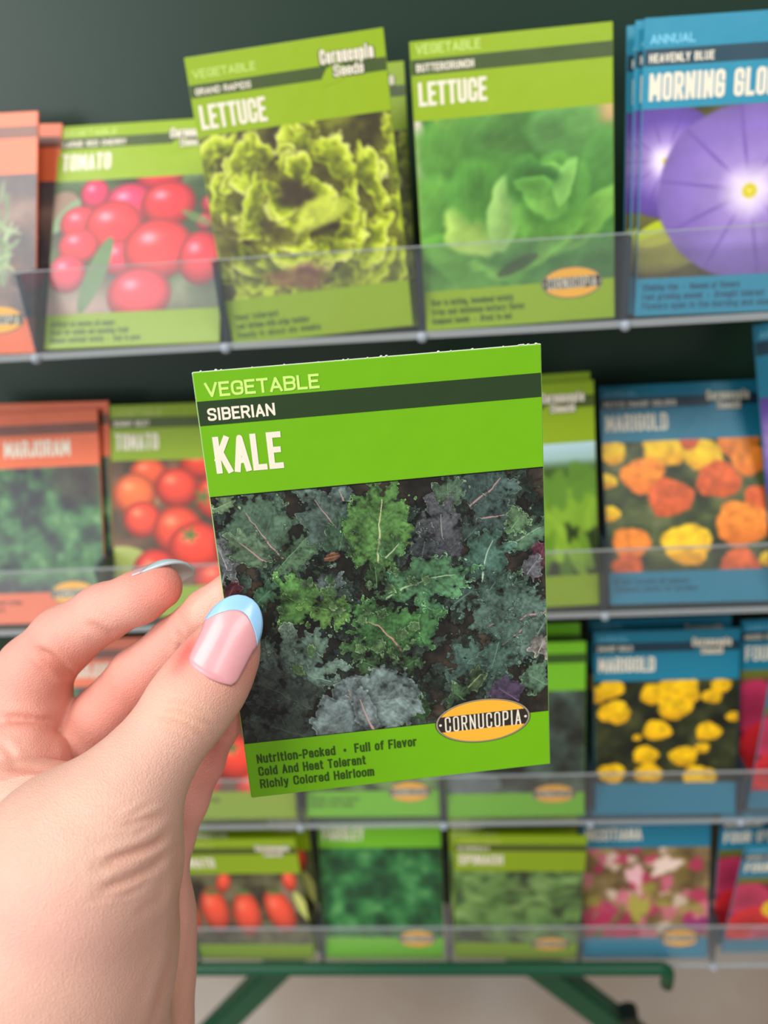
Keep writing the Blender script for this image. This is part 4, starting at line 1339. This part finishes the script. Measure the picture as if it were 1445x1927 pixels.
sp.inputs['Roughness'].default_value = .5
sp.inputs['Specular IOR Level'].default_value = .35
sp.inputs['Subsurface Weight'].default_value = .25
sp.inputs['Subsurface Radius'].default_value = (1, .35, .2)
sp.inputs['Subsurface Scale'].default_value = .003

hw = to_world(HV).astype(np.float32)
horg = hw[PY > 2000].mean(0) if (PY > 2000).any() else hw.mean(0)
me = bpy.data.meshes.new('hand')
me.vertices.add(len(hw)); me.vertices.foreach_set('co', (hw - horg).ravel())
HQ = HQ.astype(np.int32)
me.loops.add(HQ.size); me.loops.foreach_set('vertex_index', HQ.ravel())
me.polygons.add(len(HQ)); me.polygons.foreach_set('loop_start', np.arange(0, HQ.size, 4, dtype=np.int32))
me.update(calc_edges=True)
ca = me.attributes.new('tone', 'FLOAT_COLOR', 'POINT')
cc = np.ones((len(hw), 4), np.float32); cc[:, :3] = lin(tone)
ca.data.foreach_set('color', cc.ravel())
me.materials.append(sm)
me.shade_smooth()
hand = link('hand', me)
hand.location = Vector([float(v) for v in horg])
hand['label'] = 'left hand pinching the kale packet, with pale blue french-tipped nails'
hand['category'] = 'hand'

# nails
def nail_mat(name, col, rough):
    m, t, p = new_mat(name)
    p.inputs['Base Color'].default_value = col
    p.inputs['Roughness'].default_value = rough
    p.inputs['Coat Weight'].default_value = .22
    p.inputs['Coat Roughness'].default_value = .12
    p.inputs['Subsurface Weight'].default_value = .15
    p.inputs['Subsurface Scale'].default_value = .001
    tc_ = t.nodes.new('ShaderNodeTexCoord'); n_ = t.nodes.new('ShaderNodeTexNoise'); n_.inputs['Scale'].default_value = 220
    m_ = t.nodes.new('ShaderNodeMix'); m_.data_type = 'RGBA'; m_.inputs[6].default_value = col
    m_.inputs[7].default_value = tuple(min(1, c * 1.18) for c in col[:3]) + (1,)
    t.links.new(tc_.outputs['Object'], n_.inputs['Vector']); t.links.new(n_.outputs[0], m_.inputs[0]); t.links.new(m_.outputs[2], p.inputs['Base Color'])
    return m
M_pink = nail_mat('nail_pink', srgb(210, 148, 152), .36)
M_blue = nail_mat('nail_blue', srgb(146, 192, 226), .2)
M_under = nail_mat('nail_underside', srgb(214, 200, 204), .3)

def shell(name, rows, mats, thick, parent, off):
    """rows of world points -> closed plate of the given thickness"""
    R_, C_ = len(rows), len(rows[0])
    A = np.array([[tuple(p) for p in r] for r in rows])
    du = np.gradient(A, axis=1); dv = np.gradient(A, axis=0)
    n = np.cross(du, dv); n /= np.maximum(np.linalg.norm(n, axis=2, keepdims=True), 1e-12)
    bm = bmesh.new()
    o_ = Vector([float(c) for c in horg])
    top = [[bm.verts.new(Vector(A[i, j] + n[i, j] * thick * off[0]) - o_) for j in range(C_)] for i in range(R_)]
    bot = [[bm.verts.new(Vector(A[i, j] + n[i, j] * thick * off[1]) - o_) for j in range(C_)] for i in range(R_)]
    for i in range(R_ - 1):
        for j in range(C_ - 1):
            bm.faces.new((top[i][j], top[i][j + 1], top[i + 1][j + 1], top[i + 1][j]))
            f = bm.faces.new((bot[i][j], bot[i + 1][j], bot[i + 1][j + 1], bot[i][j + 1]))
            f.material_index = len(mats) - 1
    for i in range(R_ - 1):
        bm.faces.new((top[i][0], top[i + 1][0], bot[i + 1][0], bot[i][0]))
        bm.faces.new((top[i][-1], bot[i][-1], bot[i + 1][-1], top[i + 1][-1]))
    for j in range(C_ - 1):
        bm.faces.new((top[0][j], bot[0][j], bot[0][j + 1], top[0][j + 1]))
        bm.faces.new((top[-1][j], top[-1][j + 1], bot[-1][j + 1], bot[-1][j]))
    return link(name, bm_mesh(name, bm, mats, True), parent)

# thumb nail: outline in the lens plane, curved across and along
TB = np.array([396., 1270.]); TT = np.array([468., 1124.])      # base centre and tip
ax_ = (TT - TB); LN = np.linalg.norm(ax_); ax_ /= LN
pr_ = np.array([-ax_[1], ax_[0]])
def thumb_pt(u, v, lift=0.0):
    hwid = 56 * (1 - .08 * (1 - v)) if v < .5 else 56 * math.sqrt(max(0.0, 1 - ((v - .5) / .5) ** 2.15) * .985 + .015)
    if v < .12: hwid *= math.sqrt(1 - ((.12 - v) / .12) ** 2 * .25)
    p = TB + ax_ * LN * v + pr_ * u * hwid
    p = p - ax_ * (1 - u * u) * 10 * (1 - v) ** 3 * -1 * 0
    p = p - ax_ * LN * .05 * (1 - u * u) * (1 - v) ** 2
    uu = u * hwid / 62.0
    d0 = .1772 + .0070 * v + .0045 * max(0, v - .55) ** 2 + .0007 * max(0, 1 - v / .08) ** 2
    d = d0 - .0006 + .0052 * (1 - math.sqrt(max(0, 1 - .92 * uu * uu))) - lift
    return at(p[0], p[1], d)
NU, NV = 25, 40
SM = lambda u: .82 - .29 * (abs(u) ** 2.2)      # smile line
us = np.linspace(-1, 1, NU)
plate = shell('thumb_nail', [[thumb_pt(u, v * SM(u)) for u in us] for v in np.linspace(0, 1, NV)], [M_pink], .0006, hand, (.0, -1.0))
plate['label'] = 'long glossy pink thumb nail'
tip_ = shell('nail_tip', [[thumb_pt(u, SM(u) + (1 - SM(u)) * v) for u in us] for v in np.linspace(0, 1, 18)], [M_blue], .0006, plate, (.06, -1.0))
tip_['label'] = 'pale blue painted tip'

def sheer(name, col, tl):
    m = nail_mat(name, col, .3)
    t_ = m.node_tree
    p_ = t_.nodes['Principled BSDF']
    p_.inputs['Subsurface Weight'].default_value = 1.0
    p_.inputs['Subsurface Radius'].default_value = (1, 1, 1)
    p_.inputs['Subsurface Scale'].default_value = .0025
    tr_ = t_.nodes.new('ShaderNodeBsdfTranslucent'); tr_.inputs[0].default_value = tl
    mx_ = t_.nodes.new('ShaderNodeMixShader'); mx_.inputs[0].default_value = .25
    ou_ = t_.nodes['Material Output']
    t_.links.new(p_.outputs[0], mx_.inputs[1]); t_.links.new(tr_.outputs[0], mx_.inputs[2]); t_.links.new(mx_.outputs[0], ou_.inputs[0])
    return m
S_pink = sheer('sheer_pink', srgb(222, 176, 178), srgb(240, 205, 205))
S_blue = sheer('sheer_blue', srgb(186, 222, 246), srgb(224, 236, 246))
S_under = sheer('sheer_underside', srgb(248, 240, 240), srgb(252, 246, 246))
# index nail, seen from its edge and from underneath
ID = .2050
PXM = ID / F
o3 = Vector(((262 - W / 2) / F * ID, -(1124 - H / 2) / F * ID, -ID))
f3 = Vector((.913, .407, .0)).normalized()
u3 = Vector((-.407, .913, 0)).normalized()
n3 = (u3 * math.cos(RAD(40)) + Vector((0, 0, -1)) * math.sin(RAD(40))).normalized()
s3 = f3.cross(n3)
def index_pt(u, v, lift=0.0):
    a = 14 + 94 * v
    tm = RAD(58) * (1 if v < .45 else math.sqrt(max(.01, 1 - ((v - .45) / .55) ** 2.2)))
    r = (47.5 - 7 * v) + lift
    drop = -24 * max(0, v - .5) ** 2 / .25
    th = (u * 68 + 10) / 58 * tm
    p = o3 + (f3 * a + u3 * drop + (n3 * math.cos(th) + s3 * math.sin(th)) * r) * PXM
    return CM @ p
us = np.linspace(-1, 1, 19)
SI = lambda u: .62 - .46 * abs(u) ** 1.5
p2 = shell('index_nail', [[index_pt(u, v * SI(u)) for u in us] for v in np.linspace(0, 1, 20)], [S_pink, S_under], .0006, hand, (1.0, 0))
p2['label'] = 'index nail seen edge-on'
t2 = shell('nail_tip', [[index_pt(u, SI(u) + (1 - SI(u)) * v) for u in us] for v in np.linspace(0, 1, 14)], [S_blue, S_under], .0006, p2, (1.06, 0))
t2['label'] = 'pale blue painted tip'
